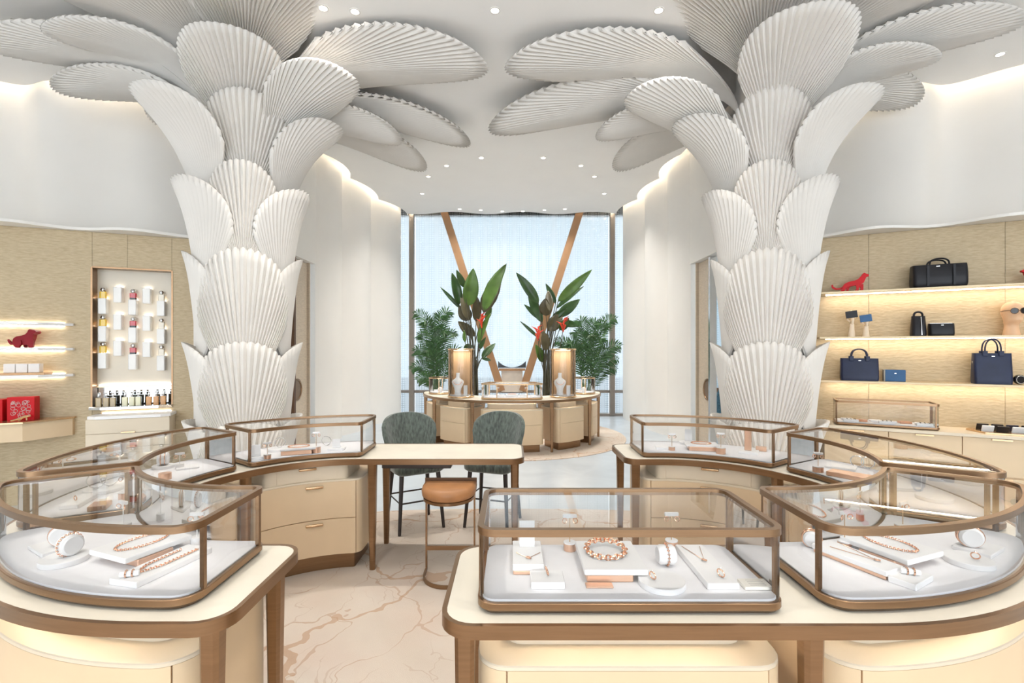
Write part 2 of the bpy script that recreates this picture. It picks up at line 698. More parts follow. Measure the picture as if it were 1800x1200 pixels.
# wall behind the photographer; unseen glazed shop front added wide to let in daylight
b = MB()
for x in (-7.35, 7.35):
    b.box((x, -5.5, WTOP / 2), (1.7, 0.16, WTOP))
b.box((0, -5.5, (4.5 + WTOP) / 2), (13.0, 0.16, WTOP - 4.5))
struct(obj('wall_front', b, PLASTER, smooth=False))
w2 = struct(thing('window_2', 'unseen glazed shop front added to let in daylight', 'window', (0, -5.5, 0)))
for k in ('label', 'category'):
    del w2[k]
obj('pane', MB().box((0, -5.5, 2.25), (13.0, 0.012, 4.5)), GLASSM, w2, smooth=False)
for x in (-6.4, -3.85, -1.3, 1.3, 3.85, 6.4):
    obj('mullion', MB().box((x, -5.5, 2.25), (0.09, 0.12, 4.5)), DARKBR, w2, smooth=False)

# doorway strips between side walls and rear walls, each with header, sliding door and frame post
OAKD = mat('pale_wood_door', (0.60, 0.50, 0.385), 0.5, var=0.10, scale=14, stretch=(1, 1, 6))
for s, X, n in ((-1, 3.16, 1), (1, 2.87, 2)):
    hd = MB().box((s * (X + .06), 6.98, (2.95 + WTOP) / 2), (0.14, 1.6, WTOP - 2.95))
    struct(obj('trim_%d' % n, hd, PLASTER, smooth=False))
    d = struct(bpy.data.objects.new('door_%d' % n, None))
    d.location = (s * (X + .10), 7.45, 0)
    COL.objects.link(d)
    obj('door_leaf', MB().box((s * (X + .10), 7.38, 1.47), (0.045, 0.52, 2.94), ch=.004), OAKD, d, smooth=False)
    obj('door_post', MB().box((s * (X + .07), 7.09, 1.475), (0.10, 0.06, 2.95), ch=.004), DARKBR if s < 0 else SILVER, d, smooth=False)
    obj('door_post', MB().box((s * (X + .07), 7.66, 1.475), (0.06, 0.03, 2.95), ch=.004), OAKD, d, smooth=False)
    h = MB()
    h.lathe([(0.0, -.008), (0.15, -.008), (0.165, 0.0), (0.165, .012), (0.14, .016), (.135, .006), (0, .006)],
            (s * (X + .075), 7.27, 0.98), 28, axis=(-s, 0, 0))
    obj('handle', h, BRONZE, d)
    # the small room behind the doorway
    rm = MB()
    rm.box((s * 5.9, 8.2, 1.6), (0.1, 3.2, 3.2))
    struct(obj('wall_side_room_%d' % n, rm, PLASTER, smooth=False))
    cb = MB().box((s * 4.55, 8.3, 3.22), (2.7, 3.0, 0.06))
    struct(obj('ceiling_side_room_%d' % n, cb, CEILM, smooth=False))


def quad(x0, x1, y, z0, z1):
    return MB().add([(x0, y, z0), (x1, y, z0), (x1, y, z1), (x0, y, z1)], [(0, 1, 2, 3)])


# ---- patterned glass: woven white frit over panes tinted dark to dim the daylight
def frit_material(name, sx, sz, blue, dens):
    m = bpy.data.materials.new(name)
    m.use_nodes = True
    nt = m.node_tree
    nt.nodes.remove(nt.nodes['Principled BSDF'])
    L = nt.links.new
    tc = nt.nodes.new('ShaderNodeTexCoord')
    sep = nt.nodes.new('ShaderNodeSeparateXYZ')
    L(tc.outputs['Object'], sep.inputs[0])

    def math_(op, a, b=None):
        q = nt.nodes.new('ShaderNodeMath')
        q.operation = op
        for i, v in enumerate((a, b)):
            if v is None:
                continue
            if isinstance(v, (int, float)):
                q.inputs[i].default_value = v
            else:
                L(v, q.inputs[i])
        return q.outputs[0]
    x = math_('MULTIPLY', sep.outputs['X'], sx)
    z = math_('MULTIPLY', sep.outputs['Z'], sz)
    cols = math_('ADD', math_('MULTIPLY', math_('SINE', x), .5), .5)              # broad vertical strands
    dia = math_('MULTIPLY', math_('SINE', math_('ADD', math_('MULTIPLY', x, 2.0), z)), math_('SINE', math_('SUBTRACT', math_('MULTIPLY', x, 2.0), z)))
    lace = math_('GREATER_THAN', dia, 0.12)
    n = nt.nodes.new('ShaderNodeTexNoise')
    n.inputs['Scale'].default_value = 1.1
    mp = nt.nodes.new('ShaderNodeMapping')
    mp.inputs['Scale'].default_value = (3.0, 1, .35)
    L(tc.outputs['Object'], mp.inputs['Vector'])
    L(mp.outputs[0], n.inputs['Vector'])
    veil = math_('ADD', math_('MULTIPLY', n.outputs['Fac'], .55), math_('MULTIPLY', cols, .45))
    cover = math_('MINIMUM', math_('ADD', math_('MULTIPLY', veil, .75), math_('MULTIPLY', math_('MULTIPLY', lace, math_('SUBTRACT', 1.0, cols)), dens)), 1.0)
    t = nt.nodes.new('ShaderNodeBsdfTransparent')
    t.inputs[0].default_value = (*blue, 1)
    tl = nt.nodes.new('ShaderNodeBsdfTranslucent')
    tl.inputs[0].default_value = (0.30, 0.308, 0.312, 1)
    df = nt.nodes.new('ShaderNodeBsdfDiffuse')
    df.inputs[0].default_value = (0.9, 0.93, 0.94, 1)
    m1 = nt.nodes.new('ShaderNodeMixShader')
    m1.inputs[0].default_value = 0.2
    L(tl.outputs[0], m1.inputs[1])
    L(df.outputs[0], m1.inputs[2])
    m2 = nt.nodes.new('ShaderNodeMixShader')
    L(cover, m2.inputs[0])
    L(t.outputs[0], m2.inputs[1])
    L(m1.outputs[0], m2.inputs[2])
    g = nt.nodes.new('ShaderNodeBsdfGlossy')
    g.inputs['Roughness'].default_value = 0.02
    f = nt.nodes.new('ShaderNodeFresnel')
    f.inputs[0].default_value = 1.35
    m3 = nt.nodes.new('ShaderNodeMixShader')
    L(f.outputs[0], m3.inputs[0])
    L(m2.outputs[0], m3.inputs[1])
    L(g.outputs[0], m3.inputs[2])
    L(m3.outputs[0], nt.nodes['Material Output'].inputs[0])
    return m


FRIT = frit_material('lace_frit_glass', 27.0, 60.0, (0.165, 0.198, 0.215), .5)
FRITB = frit_material('blue_frit_glass', 34.0, 70.0, (0.075, 0.125, 0.155), .6)
WY = 11.42
GREYM = mat('grey_bronze_mullion', (0.27, 0.235, 0.205), 0.45, 0.5, var=0.06)
BEAM = mat('copper_beam', (0.40, 0.225, 0.115), 0.45, 0.35, var=0.05)
win = struct(bpy.data.objects.new('window_1', None))
win.location = (0, WY, 0)
COL.objects.link(win)
for x0, x1 in ((-3.1, -2.42), (-2.31, 2.31), (2.42, 3.1)):
    obj('pane', quad(x0, x1, WY + .12, .60, 5.10), FRIT, win, smooth=False)
    obj('pane', quad(x0, x1, WY + .12, .05, .55), FRIT, win, smooth=False)
for x in (-2.365, 2.365):
    obj('mullion', MB().box((x, WY, 2.55), (0.115, 0.14, 5.06), ch=.006), GREYM, win, smooth=False)
obj('transom', MB().box((0, WY + .09, 0.575), (6.2, 0.08, 0.06)), GREYM, win, smooth=False)
obj('sill', MB().box((0, WY + .05, 0.03), (6.2, 0.16, 0.06)), GREYM, win, smooth=False)
for s in (-1, 1):
    bm_ = MB()
    x0, z0, x1, z1, w = s * 0.25, 0.60, s * 1.68, 5.08, 0.085
    dx, dz = x1 - x0, z1 - z0
    l = math.hypot(dx, dz)
    nx, nz = -dz / l * w, dx / l * w
    q = [(x0 + nx, z0 + nz), (x0 - nx, z0 - nz), (x1 - nx, z1 - nz), (x1 + nx, z1 + nz)]
    vs = [(a, y, c) for y in (WY - .10, WY + .06) for a, c in q]
    bm_.add(vs, [(0, 1, 2, 3), (7, 6, 5, 4), (0, 4, 5, 1), (1, 5, 6, 2), (2, 6, 7, 3), (3, 7, 4, 0)])
    obj('slanted_beam', bm_, BEAM, win, smooth=False)
obj('beam_tie', MB().box((0, WY - .02, 1.10), (0.62, 0.10, 0.055)), BEAM, win, smooth=False)
obj('beam_infill', MB().box((0, WY, 0.82), (0.50, 0.05, 0.50)), mat('pale_infill', (0.78, 0.70, 0.62), .5), win, smooth=False)
bw = MB()
vs = bez((-.33, 0, 1.30), (-.16, 0, 1.10), (.16, 0, 1.10), (.33, 0, 1.30), 12)
pts = [(p[0], p[2]) for p in vs]
line = pts + [(.33, 1.14), (-.33, 1.14)]
bw.add([(x, WY + .02, z) for x, z in line] + [(x, WY + .05, z) for x, z in line],
       [tuple(range(len(line))), tuple(range(2 * len(line) - 1, len(line) - 1, -1))] +
       [(i, (i + 1) % len(line), len(line) + (i + 1) % len(line), len(line) + i) for i in range(len(line))])
obj('curved_bracket', bw, BLACKP, win, smooth=False)
for s, n in ((-1, 3), (1, 4)):
    w = struct(bpy.data.objects.new('window_%d' % n, None))
    w.location = (s * 4.5, 9.3, 0)
    COL.objects.link(w)
    for k in range(4):
        obj('pane', quad(s * (3.45 + .7 * k) - .33, s * (3.45 + .7 * k) + .33, 9.3, .05, 3.15), FRITB, w, smooth=False)
        obj('mullion', MB().box((s * (3.80 + .7 * k), 9.3, 1.6), (0.04, 0.06, 3.2)), GREYM, w, smooth=False)
    obj('transom', MB().box((s * 4.5, 9.29, 0.80), (2.8, 0.07, 0.08)), DARKBR, w, smooth=False)
# pavement outside
struct(obj('ground_outside', MB().box((0, 20, -0.12), (60, 15.4, 0.1)), mat('pavement', (0.55, 0.56, 0.57), .8), smooth=False))

# ---- ceiling: one smooth slab whose edge floats in front of the walls, light coves above it
LE = [(x + .15, y - .10) for x, y in WL]
RE = [(x - .15, y - .10) for x, y in WR]
LRE = [(x + .16, y) for x, y in WLR]
RRE = [(x - .16, y) for x, y in WRR]
back = [(-2.42 + 4.84 * i / 40, 11.12 + .10 * sin(2 * pi * 3 * i / 40 + .6)) for i in range(41)]
poly = [(-8.05, -5.4), (8.05, -5.4)] + RE + RRE + back[::-1] + LRE[::-1] + LE[::-1]
struct(obj('ceiling', MB().prism(poly, CEIL, CEIL + .07), CEILM, smooth=False))
struct(obj('ceiling_slab', MB().box((0, 3.5, WTOP + .06), (17, 18.4, 0.10)), CEILM, smooth=False))
struct(obj('wall_back', MB().box((0, 11.62, 4.95), (6.4, 0.14, 0.36)), PLASTER, smooth=False))


def cove(name, label, line, off, z):
    l2 = offset(line, off, closed=False)
    mb = MB()
    for k in range(0, len(l2) - 1):
        pass
    a = offset(line, off, closed=False)
    c = offset(line, off * 1.12, closed=False)
    n = len(a)
    mb.add([(x, y, z) for x, y in a] + [(x, y, z) for x, y in c], [(i, i + 1, n + i + 1, n + i) for i in range(n - 1)])
    return tag(obj(name, mb, LED_COVE, smooth=False), label, 'light strip')


cove('cove_light_strip', 'light strip above the ceiling edge over the perfume niche wall', WL, .22, CEIL + .10)
cove('cove_light_strip', 'light strip above the ceiling edge over the handbag shelf wall', WR, -.22, CEIL + .10)
cove('cove_light_strip', 'light strip above the ceiling edge beside the pink armchair doorway', WLR, .22, CEIL + .10)
cove('cove_light_strip', 'light strip above the ceiling edge beside the blue armchair doorway', WRR, -.22, CEIL + .10)

# ---- recessed downlights
proto = thing('downlight', 'round recessed downlight in the white ceiling between the two palm columns', 'downlight', (0, 0, 0), group='ceiling downlights')
tr = MB()
tr.ring(circle(0, 0, .050, 24), circle(0, 0, .036, 24), -.006, 0.0)
obj('trim_ring', tr, PLASTER, proto, local=True)
obj('lens', MB().lathe([(.0, -.003), (.036, -.003), (.036, 0), (0, 0)], (0, 0, 0), 24), LENS, proto, local=True)
spots = []
for x, y in ((568, 14), (624, 20), (870, 18), (1158, 18), (1758, 95)):
    spots.append((x, y, 'front'))
for x, y in ((846, 277), (785, 291), (753, 310), (742, 340), (1021, 291), (1045, 310), (1062, 340), (955, 277)):
    spots.append((x, y, 'mid'))
for x, y in ((808, 367), (845, 369), (883, 371), (919, 371), (957, 369), (993, 367)):
    spots.append((x, y, 'rear'))
LAB = {'front': 'round recessed downlight in the ceiling over the curved counters',
       'mid': 'round recessed downlight in the ceiling between the two palm crowns and the window',
       'rear': 'small round downlight in the row along the window end of the ceiling'}
GRP = {'front': 'downlights over the counters', 'mid': 'downlights behind the palm crowns', 'rear': 'downlight row by the window'}
first = True
for x, y, k in spots:
    X, Y = (x - 900) * (CEIL - 1.6) / (612 - y), F * (CEIL - 1.6) / (612 - y)
    o = proto if first else copy_tree(proto)
    first = False
    o.location = (X, Y, CEIL)
    o['label'] = LAB[k]
    o['group'] = GRP[k]
    if X > 4:
        spot(o, (0, 0, -.012), E_SPOT * .25, 60)
    else:
        spot(o, (0, 0, -.012), E_SPOT * {'front': 1.0, 'mid': 1.15, 'rear': .8}[k])
# unseen extra downlights added over and behind the photographer for fill light
for Y in (2.6, 0.9, -0.9, -2.8, -4.5):
    for X in (-5.6, -3.4, -1.2, 1.2, 3.4, 5.6):
        if Y > 2 and abs(X) < 2:
            continue
        o = copy_tree(proto)
        o.location = (X, Y, CEIL)
        o['label'] = 'unseen recessed downlight added in the shop front half of the ceiling'
        o['group'] = 'added downlights in the shop front half'
        spot(o, (0, 0, -.012), E_SPOT)


# ================================================================== PALM COLUMNS
def leaf_mesh(curve, W, npleat, wrap=3.0, amp=0.014, bf=.33, p=1.0, nt_=14, per=4, fold=0.0):
    """pleated plaster leaf. curve: bezier (r, z) in the leaf's vertical plane; the outline is a rounded
    fan (ellipse of half length bf met by two tangents from the root); p > 1 makes the pleats leave the midrib like a feather"""
    pts = bez(*curve, 40)
    s = [0.0]
    for a, b_ in zip(pts[:-1], pts[1:]):
        s.append(s[-1] + math.hypot(b_[0] - a[0], b_[1] - a[1]))
    tot = s[-1]

    def at(y):
        y = max(0.0, min(0.9999, y)) * tot
        for i in range(40):
            if s[i + 1] >= y:
                t = (y - s[i]) / (s[i + 1] - s[i])
                q = (pts[i][0] + (pts[i + 1][0] - pts[i][0]) * t, pts[i][1] + (pts[i + 1][1] - pts[i][1]) * t)
                j0, j1 = max(i - 1, 0), min(i + 2, 40)
                tx, tz = pts[j1][0] - pts[j0][0], pts[j1][1] - pts[j0][1]
                l = math.hypot(tx, tz)
                return q, (tx / l, tz / l)
        return pts[-1], (1, 0)
    mb = MB()
    nq = npleat * per
    bb = bf
    c = 1.0 - bb
    PHI = math.asin(min(.999, bb / c)) if bb < c else pi / 2 * .98
    vs = []
    for iq in range(nq + 1):
        q = -1 + 2 * iq / nq
        # spread the pleats evenly over the rounded end
        e = sin(q * pi / 2) * .45 + q * .55
        phi = e * PHI * .9995
        ph = cos(2 * pi * iq / per)
        rho = c * cos(phi) + sqrt(max(0.0, bb * bb - (c * sin(phi)) ** 2))
        ye = rho * cos(phi)
        xe = rho * sin(phi) / bb * (W / 2)
        sc = 1 + 0.011 * ph
        for it in range(nt_ + 1):
            t = it / nt_
            k = 1.0 if it < nt_ else sc
            y = ye * k * t
            x = xe * k * t ** p
            h = amp * ph * min(1.0, t * 1.4) ** .9
            o, tg = at(min(y, 1.0))
            n = (tg[1], -tg[0])
            w = x / wrap
            lat = wrap * sin(w)
            off = -wrap * (1 - cos(w)) + h - fold * abs(x)
            ex = max(0.0, y - 1.0) * tot
            vs.append((o[0] + n[0] * off + tg[0] * ex, lat, o[1] + n[1] * off + tg[1] * ex))
    fs = []
    m = nt_ + 1
    for iq in range(nq):
        for it in range(nt_):
            a = iq * m + it
            fs.append((a, a + 1, a + m + 1, a + m))
    mb.add(vs, fs)
    return mb


LEAF_CACHE = {}


def leaf(parent, key, az, **kw):
    """add one leaf part; az in degrees, 0 towards the photographer, positive to the right"""
    if key not in LEAF_CACHE:
        mb = leaf_mesh(**kw)
        LEAF_CACHE[key] = mesh_of('leaf', mb, LEAFM, True, 48)
    o = bpy.data.objects.new('leaf', LEAF_CACHE[key])
    o.parent = parent
    o.rotation_euler = (0, 0, radians(az - 90))
    md = o.modifiers.new('thickness', 'SOLIDIFY')
    md.thickness = 0.010
    md.offset = -1
    COL.objects.link(o)
    return o


def dir_leaf(parent, key, cx, cy, tipx, tipy, zt, W, r0=.30, z0=3.75, lift=.55, droop=.10, n=42, bf=.40, p=1.45, fold=.05):
    dx, dy = tipx - cx, tipy - cy
    R = math.hypot(dx, dy)
    az = math.degrees(atan2(dx, -dy))
    if lift == 0:          # short leaf that leans out straight
        curve = ((r0, z0), (r0 + .10, z0 + (zt - z0) * .45), (r0 + (R - r0) * .55, z0 + (zt - z0) * .80), (R, zt))
        leaf(parent, key, az, curve=curve, W=W, npleat=32, wrap=1.1, amp=.013, bf=.36, p=1.12, fold=.02)
        return
    curve = ((r0, z0), (r0 + .10, z0 + (zt - z0) * lift + .25), (R * .45, zt + droop), (R, zt))
    leaf(parent, key, az, curve=curve, W=W, npleat=n, wrap=1.6, amp=.006 + .0065 * R, bf=bf, p=p, fold=fold)


def palm_column(cx, cy, label, crown, trunk_az):
    t = thing('palm_column', label, 'column', (cx, cy, 0))
    obj('trunk', MB().lathe([(.40, 0.0), (.40, 3.2), (.33, 3.9), (.30, CEIL)], (cx, cy, 0), 40), LEAFM, t)
    r = .415
    # sheath rows low on the trunk
    for zb, zt, k in ((.012, .86, 0), (.35, 1.66, 1), (1.05, 2.58, 2)):
        for i in range(4):
            az = trunk_az + 90 * i
            front = (i % 2 == 0)
            if front:
                cv = ((r + .02, zb), (r + .04, zb + .35), (r + .055, zt - .3), (r + .075, zt))
                leaf(t, ('sheathA', k), az, curve=cv, W=.98, npleat=30, wrap=r + .05, amp=.015, bf=.36)
            else:
                cv = ((r - .01, zb + .02), (r + .01, zb + .35), (r + .015, zt - .35), (r + .13, zt))
                leaf(t, ('sheathB', k), az, curve=cv, W=.98, npleat=30, wrap=r + .04, amp=.015, bf=.36)
    # rows of flaring leaves
    for i in range(6):
        az = trunk_az + 60 * i
        if i % 2 == 0:
            cv = ((r + .035, 2.28), (r + .05, 2.70), (r + .06, 3.05), (r + .17, 3.42))
            leaf(t, 'row2a', az, curve=cv, W=.64, npleat=22, wrap=r + .15, amp=.013, bf=.30)
        else:
            cv = ((r + .0, 1.90), (r + .02, 2.45), (r + .05, 2.90), (r + .24, 3.26))
            leaf(t, 'row2b', az, curve=cv, W=.88, npleat=28, wrap=r + .10, amp=.014, bf=.32)
    for i in range(6):
        az = trunk_az + 60 * i + 4
        if i % 2 == 0:
            cv = ((r - .01, 3.0), (r + .03, 3.45), (r + .05, 3.8), (r + .22, 4.10))
            leaf(t, 'row3a', az, curve=cv, W=.78, npleat=26, wrap=.75, amp=.014, bf=.34)
        else:
            cv = ((r - .05, 2.75), (r + .0, 3.35), (r + .10, 3.72), (r + .60, 3.98))
            leaf(t, 'row3b', az, curve=cv, W=.84, npleat=28, wrap=.80, amp=.014, bf=.34)
    for i, c in enumerate(crown):
        dir_leaf(t, (cx, i), cx, cy, *c)
    return t


LCX, LCY = -2.87, 5.2
RCX, RCY = 2.74, 5.2
# crown leaves: tip x, tip y, tip height, width, root radius, root height, lift, droop
left_crown = [
    (-0.27, 4.95, 4.50, 1.05, .28, 4.00, .6, .10),
    (-0.62, 6.75, 4.45, 0.80, .28, 3.95, .6, .12),
    (-1.40, 6.05, 4.18, 0.78, .28, 3.70, .6, .12),
    (-1.35, 7.30, 4.30, 0.80, .28, 3.70, .6, .12),
    (-1.60, 4.80, 4.32, 0.92, .28, 3.55, 0, .10),
    (-2.53, 4.24, 4.45, 0.92, .26, 3.60, 0, .06),
    (-1.90, 3.55, 4.58, 1.20, .26, 4.05, .7, .06),
    (-3.75, 3.60, 4.56, 1.10, .26, 4.05, .7, .06),
    (-4.10, 4.22, 4.40, 0.72, .28, 3.80, .6, .10),
    (-4.95, 4.45, 4.42, 0.80, .28, 3.90, .6, .10),
    (-4.75, 5.05, 4.30, 0.74, .28, 3.70, .6, .10),
    (-4.40, 6.10, 4.40, 0.80, .28, 3.90, .6, .10),
    (-3.10, 7.20, 4.42, 0.90, .28, 3.90, .6, .10),
]
right_crown = [
    (-0.05, 4.95, 4.50, 0.95, .28, 4.00, .6, .10),
    (-0.26, 6.25, 4.42, 1.05, .28, 3.95, .6, .12),
    (1.20, 5.02, 4.22, 0.92, .28, 3.50, 0, .12),
    (1.05, 5.95, 4.20, 0.80, .28, 3.70, .6, .12),
    (1.60, 7.30, 4.30, 0.80, .28, 3.70, .6, .12),
    (1.45, 3.50, 4.60, 1.25, .26, 4.05, .7, .06),
    (2.52, 3.95, 4.44, 1.00, .26, 3.58, 0, .06),
    (3.45, 3.70, 4.55, 1.00, .26, 4.05, .7, .06),
    (4.40, 4.15, 4.42, 0.82, .28, 3.90, .6, .10),
    (3.85, 4.35, 4.24, 0.72, .28, 3.66, .6, .10),
    (4.60, 5.55, 4.40, 0.80, .28, 3.90, .6, .10),
    (3.10, 7.00, 4.42, 0.90, .28, 3.90, .6, .10),
]
palm_column(LCX, LCY, 'white palm-shaped column of pleated plaster leaves beside the perfume niche', left_crown, 27)
palm_column(RCX, RCY, 'white palm-shaped column of pleated plaster leaves beside the handbag shelves', right_crown, -28)


# ================================================================== CURVED COUNTERS, CABINETS, CASES
RI, RO = 0.745, 1.315


def sector(a0, a1, ri, ro, e0=None, e1=None, fi=.05, fo=.09):
    """ring sector outline (local, counter-clockwise); e0 / e1 prolong the ends straight to that local x"""
    A0, A1 = radians(a0), radians(a1)
    pts = []
    go, gi = fo * 1.25 / ro, fi * 1.6 / ri
    if e0 is not None:
        pts += [(e0, -ro, fo)]
    else:
        pts += [(ro * cos(A0), ro * sin(A0), fo)]
    n = max(8, int((A1 - A0) / .05))
    g0 = go if e0 is None else max(0.0, fo * 1.25 + e0) / ro
    g1 = go if e1 is None else max(0.0, fo * 1.25 + e1) / ro
    s0, s1 = A0 + g0, A1 - g1
    pts += [(ro * cos(s0 + (s1 - s0) * i / n), ro * sin(s0 + (s1 - s0) * i / n), 0) for i in range(n + 1)]
    if e1 is not None:
        pts += [(e1, ro, fo), (e1, ri, fi)]
    else:
        pts += [(ro * cos(A1), ro * sin(A1), fo), (ri * cos(A1), ri * sin(A1), fi)]
    g0 = gi if e0 is None else max(0.0, fi * 1.25 + e0) / ri
    g1 = gi if e1 is None else max(0.0, fi * 1.25 + e1) / ri
    s0, s1 = A0 + g0, A1 - g1
    pts += [(ri * cos(s1 + (s0 - s1) * i / n), ri * sin(s1 + (s0 - s1) * i / n), 0) for i in range(n + 1)]
    if e0 is not None:
        pts += [(e0, -ri, fi)]
    else:
        pts += [(ri * cos(A0), ri * sin(A0), fi)]
    return fillet(pts, 6)


class Island:
    def __init__(s, c, ang):
        s.c, s.s = c, ang
        s.k = (cos(ang), sin(ang))

    def T(s, p):
        return [s.pt(x, y) for x, y in p]

    def pt(s, x, y):
        return (s.c[0] + s.k[0] * x - s.k[1] * y, s.c[1] + s.k[1] * x + s.k[0] * y)

    def pol(s, r, a):
        return s.pt(r * cos(radians(a)), r * sin(radians(a)))


def leg_mesh(x, y, ztop, w0=.030, w1=.019):
    mb = MB()
    q = lambda w, z: [(x + dx, y + dy, z) for dx, dy in ((-w, -w * .6), (-w * .6, -w), (w * .6, -w), (w, -w * .6), (w, w * .6), (w * .6, w), (-w * .6, w), (-w, w * .6))]
    vs = q(w1, .0105) + q(w0, ztop)
    fs = [tuple(range(7, -1, -1)), tuple(range(8, 16))] + [(i, (i + 1) % 8, 8 + (i + 1) % 8, 8 + i) for i in range(8)]
    return mb.add(vs, fs)


def counter(isl, e_near, e_far, legs, label, ri=RI, ro=RO):
    out = sector(-90, 90, ri, ro, e_near, e_far, .10, .10)
    W = isl.T(out)
    t = thing('display_counter', label, 'counter', (*isl.pt(.5, 0), 0))
    obj('bronze_edge', MB().prism(offset(W, -.004), TOPZ - .038, TOPZ - .003), BRONZE, t)
    obj('rim', MB().ring(W, offset(W, -.015), TOPZ - .040, TOPZ), BRONZE, t)
    obj('inlay_top', MB().prism(offset(W, -.0155), TOPZ - .0029, TOPZ - .0008), CREAM, t)
    for lx, ly in legs:
        x, y = isl.pt(lx, ly)
        obj('leg', leg_mesh(x, y, TOPZ - .041), BRONZE, t)
    return t


def runs(out, ri, ro):
    cl = []
    for x, y in out:
        r = math.hypot(x, y)
        if abs(r - ro) < .004 or (x < 0 and abs(y) > ro - .004):
            cl.append('o')
        elif abs(r - ri) < .004 or (x < 0 and abs(abs(y) - ri) < .004):
            cl.append('i')
        else:
            cl.append('c')
    n = len(out)
    k = next(i for i in range(n) if cl[i] != cl[i - 1])
    res, cur = [], [k]
    for j in range(1, n + 1):
        i = (k + j) % n
        if j < n and cl[i] == cl[cur[-1]]:
            cur.append(i)
        else:
            nxt = i
            res.append((cl[cur[0]], [out[c] for c in cur] + [out[nxt]]))
            cur = [i]
    return res


def trim(line, g):
    a, b = Vector(line[0]), Vector(line[1])
    c, d = Vector(line[-1]), Vector(line[-2])
    l = list(line)
    if (b - a).length > g:
        l[0] = tuple(a + (b - a).normalized() * g)
    if (d - c).length > g:
        l[-1] = tuple(c + (d - c).normalized() * g)
    return l


def pull(x, y, ang, z, w=.115):
    """slim bronze bar pull on a face whose outward direction is ang"""
    mb = MB()
    mb.box((x + cos(ang) * .008, y + sin(ang) * .008, z), (.018, w, .016), rz=ang, ch=.003)
    return mb


def cabinet(isl, out, neck, ri, ro, label, group=None, drawers_inside=True, split_out=False):
    W = isl.T(out)
    mid = isl.pt(sum(p[0] for p in out) / len(out), sum(p[1] for p in out) / len(out))
    t = thing('drawer_cabinet', label, 'cabinet', (mid[0], mid[1], 0), group=group)
    obj('plinth', MB().prism(offset(W, -.055), .0105, .128), BRONZE, t)
    obj('body', MB().prism(offset(W, -.014), .128, .652), LACQ, t)
    obj('ledge', MB().prism(W, .651, .664, ch=.003), LACQ2, t)
    NW = isl.T(neck)
    obj('neck', MB().prism(NW, .664, .769), LACQ2, t)
    for kind, line in runs(out, ri, ro):
        wl = isl.T(trim(line, .0025))
        m = wl[len(wl) // 2]
        if kind == 'i' and drawers_inside:
            for z0, z1 in ((.132, .385), (.391, .650)):
                d = obj('drawer', MB().shell(wl, -.013, z0, z1), LACQ, t, ang=30)
                a, b = wl[len(wl) // 2 - 1], wl[len(wl) // 2]
                ang = atan2(-(b[0] - a[0]), b[1] - a[1]) + 0
                n = (b[1] - a[1], -(b[0] - a[0]))
                ang = atan2(n[1], n[0])
                obj('handle', pull(m[0], m[1], ang, z1 - .030), BRASS, d)
        elif kind == 'o' and split_out:
            for z0, z1 in ((.132, .430), (.434, .650)):
                obj('door_panel', MB().shell(wl, -.013, z0, z1), LACQ, t, ang=30)
        else:
            obj('door_panel' if kind == 'o' else 'corner_panel', MB().shell(wl, -.013, .132, .650), LACQ, t, ang=30)
    # strip drawer in the neck on the inside
    if drawers_inside:
        for kind, line in runs(neck, ri + .012, ro - .108):
            if kind != 'i':
                continue
            wl = isl.T(line[2:-2] if len(line) > 8 else line)
            wl = offset(wl, .005, closed=False)
            a, b = wl[len(wl) // 2 - 1], wl[len(wl) // 2]
            n = (b[1] - a[1], -(b[0] - a[0]))
            d = obj('drawer', MB().shell(wl, -.010, .669, .764), LACQ2, t, ang=30)
            obj('handle', pull(b[0], b[1], atan2(n[1], n[0]), .752), BRASS, d)
    # warm strip that washes the ledge
    st = MB()
    for kind, line in runs(neck, ri + .012, ro - .108):
        mr = sum(max(abs(q[1]), math.hypot(*q)) for q in line) / len(line)
        if kind == 'o' or (kind == 'c' and mr > ri + .12):
            keep = [q for q in line if max(abs(q[1]) if q[0] < 0 else 0, math.hypot(*q)) > ri + .10]
            if len(keep) > 1:
                st.ribbon(isl.T(offset(keep, .003, closed=False)), .752, .766)
    obj('light_strip', st, LED_UNDER, t, smooth=False)
    return t


def case(isl, out, label, corners, z0=TOPZ, h=.253, frame=BRONZE, base_h=.034, post=.007, name='glass_display_case', group=None, cat='display case', strip=True):
    W = isl.T(out)
    mid = isl.pt(sum(p[0] for p in out) / len(out), sum(p[1] for p in out) / len(out))
    t = thing(name, label, cat, (mid[0], mid[1], z0), group=group)
    obj('base', MB().prism(W, z0, z0 + base_h, ch=.002, ch_bottom=min(.014, base_h * .4)), frame, t)
    obj('display_pad', MB().prism(offset(W, -.014), z0 + base_h, z0 + base_h + .006, ch=.002), WHITEF, t, smooth=False)
    zt = z0 + h
    obj('glass_side', MB().ribbon(offset(W, -.005), z0 + base_h, zt - .020, closed=True), GLASSM, t, ang=60)
    obj('top_frame', MB().ring(W, offset(W, -.019), zt - .022, zt), frame, t)
    obj('top_pane', MB().add([(x, y, zt - .006) for x, y in offset(W, -.018)], [tuple(range(len(W)))]), GLASST, t, smooth=False)
    for i in corners:
        x, y = offset(W, -.011)[i % len(W)]
        obj('post', MB().box((x, y, (z0 + base_h + zt - .022) / 2), (post * 2, post * 2, h - base_h - .022), rz=isl.s), frame, t, smooth=False)
    if strip:
        a, c = offset(W, -.006), offset(W, -.017)
        n = len(a)
        mb = MB().add([(x, y, zt - .0225) for x, y in a] + [(x, y, zt - .0225) for x, y in c],
                      [(i, n + i, n + (i + 1) % n, (i + 1) % n) for i in range(n)])
        obj('light_strip', mb, LED_CASE, t, smooth=False)
    return t


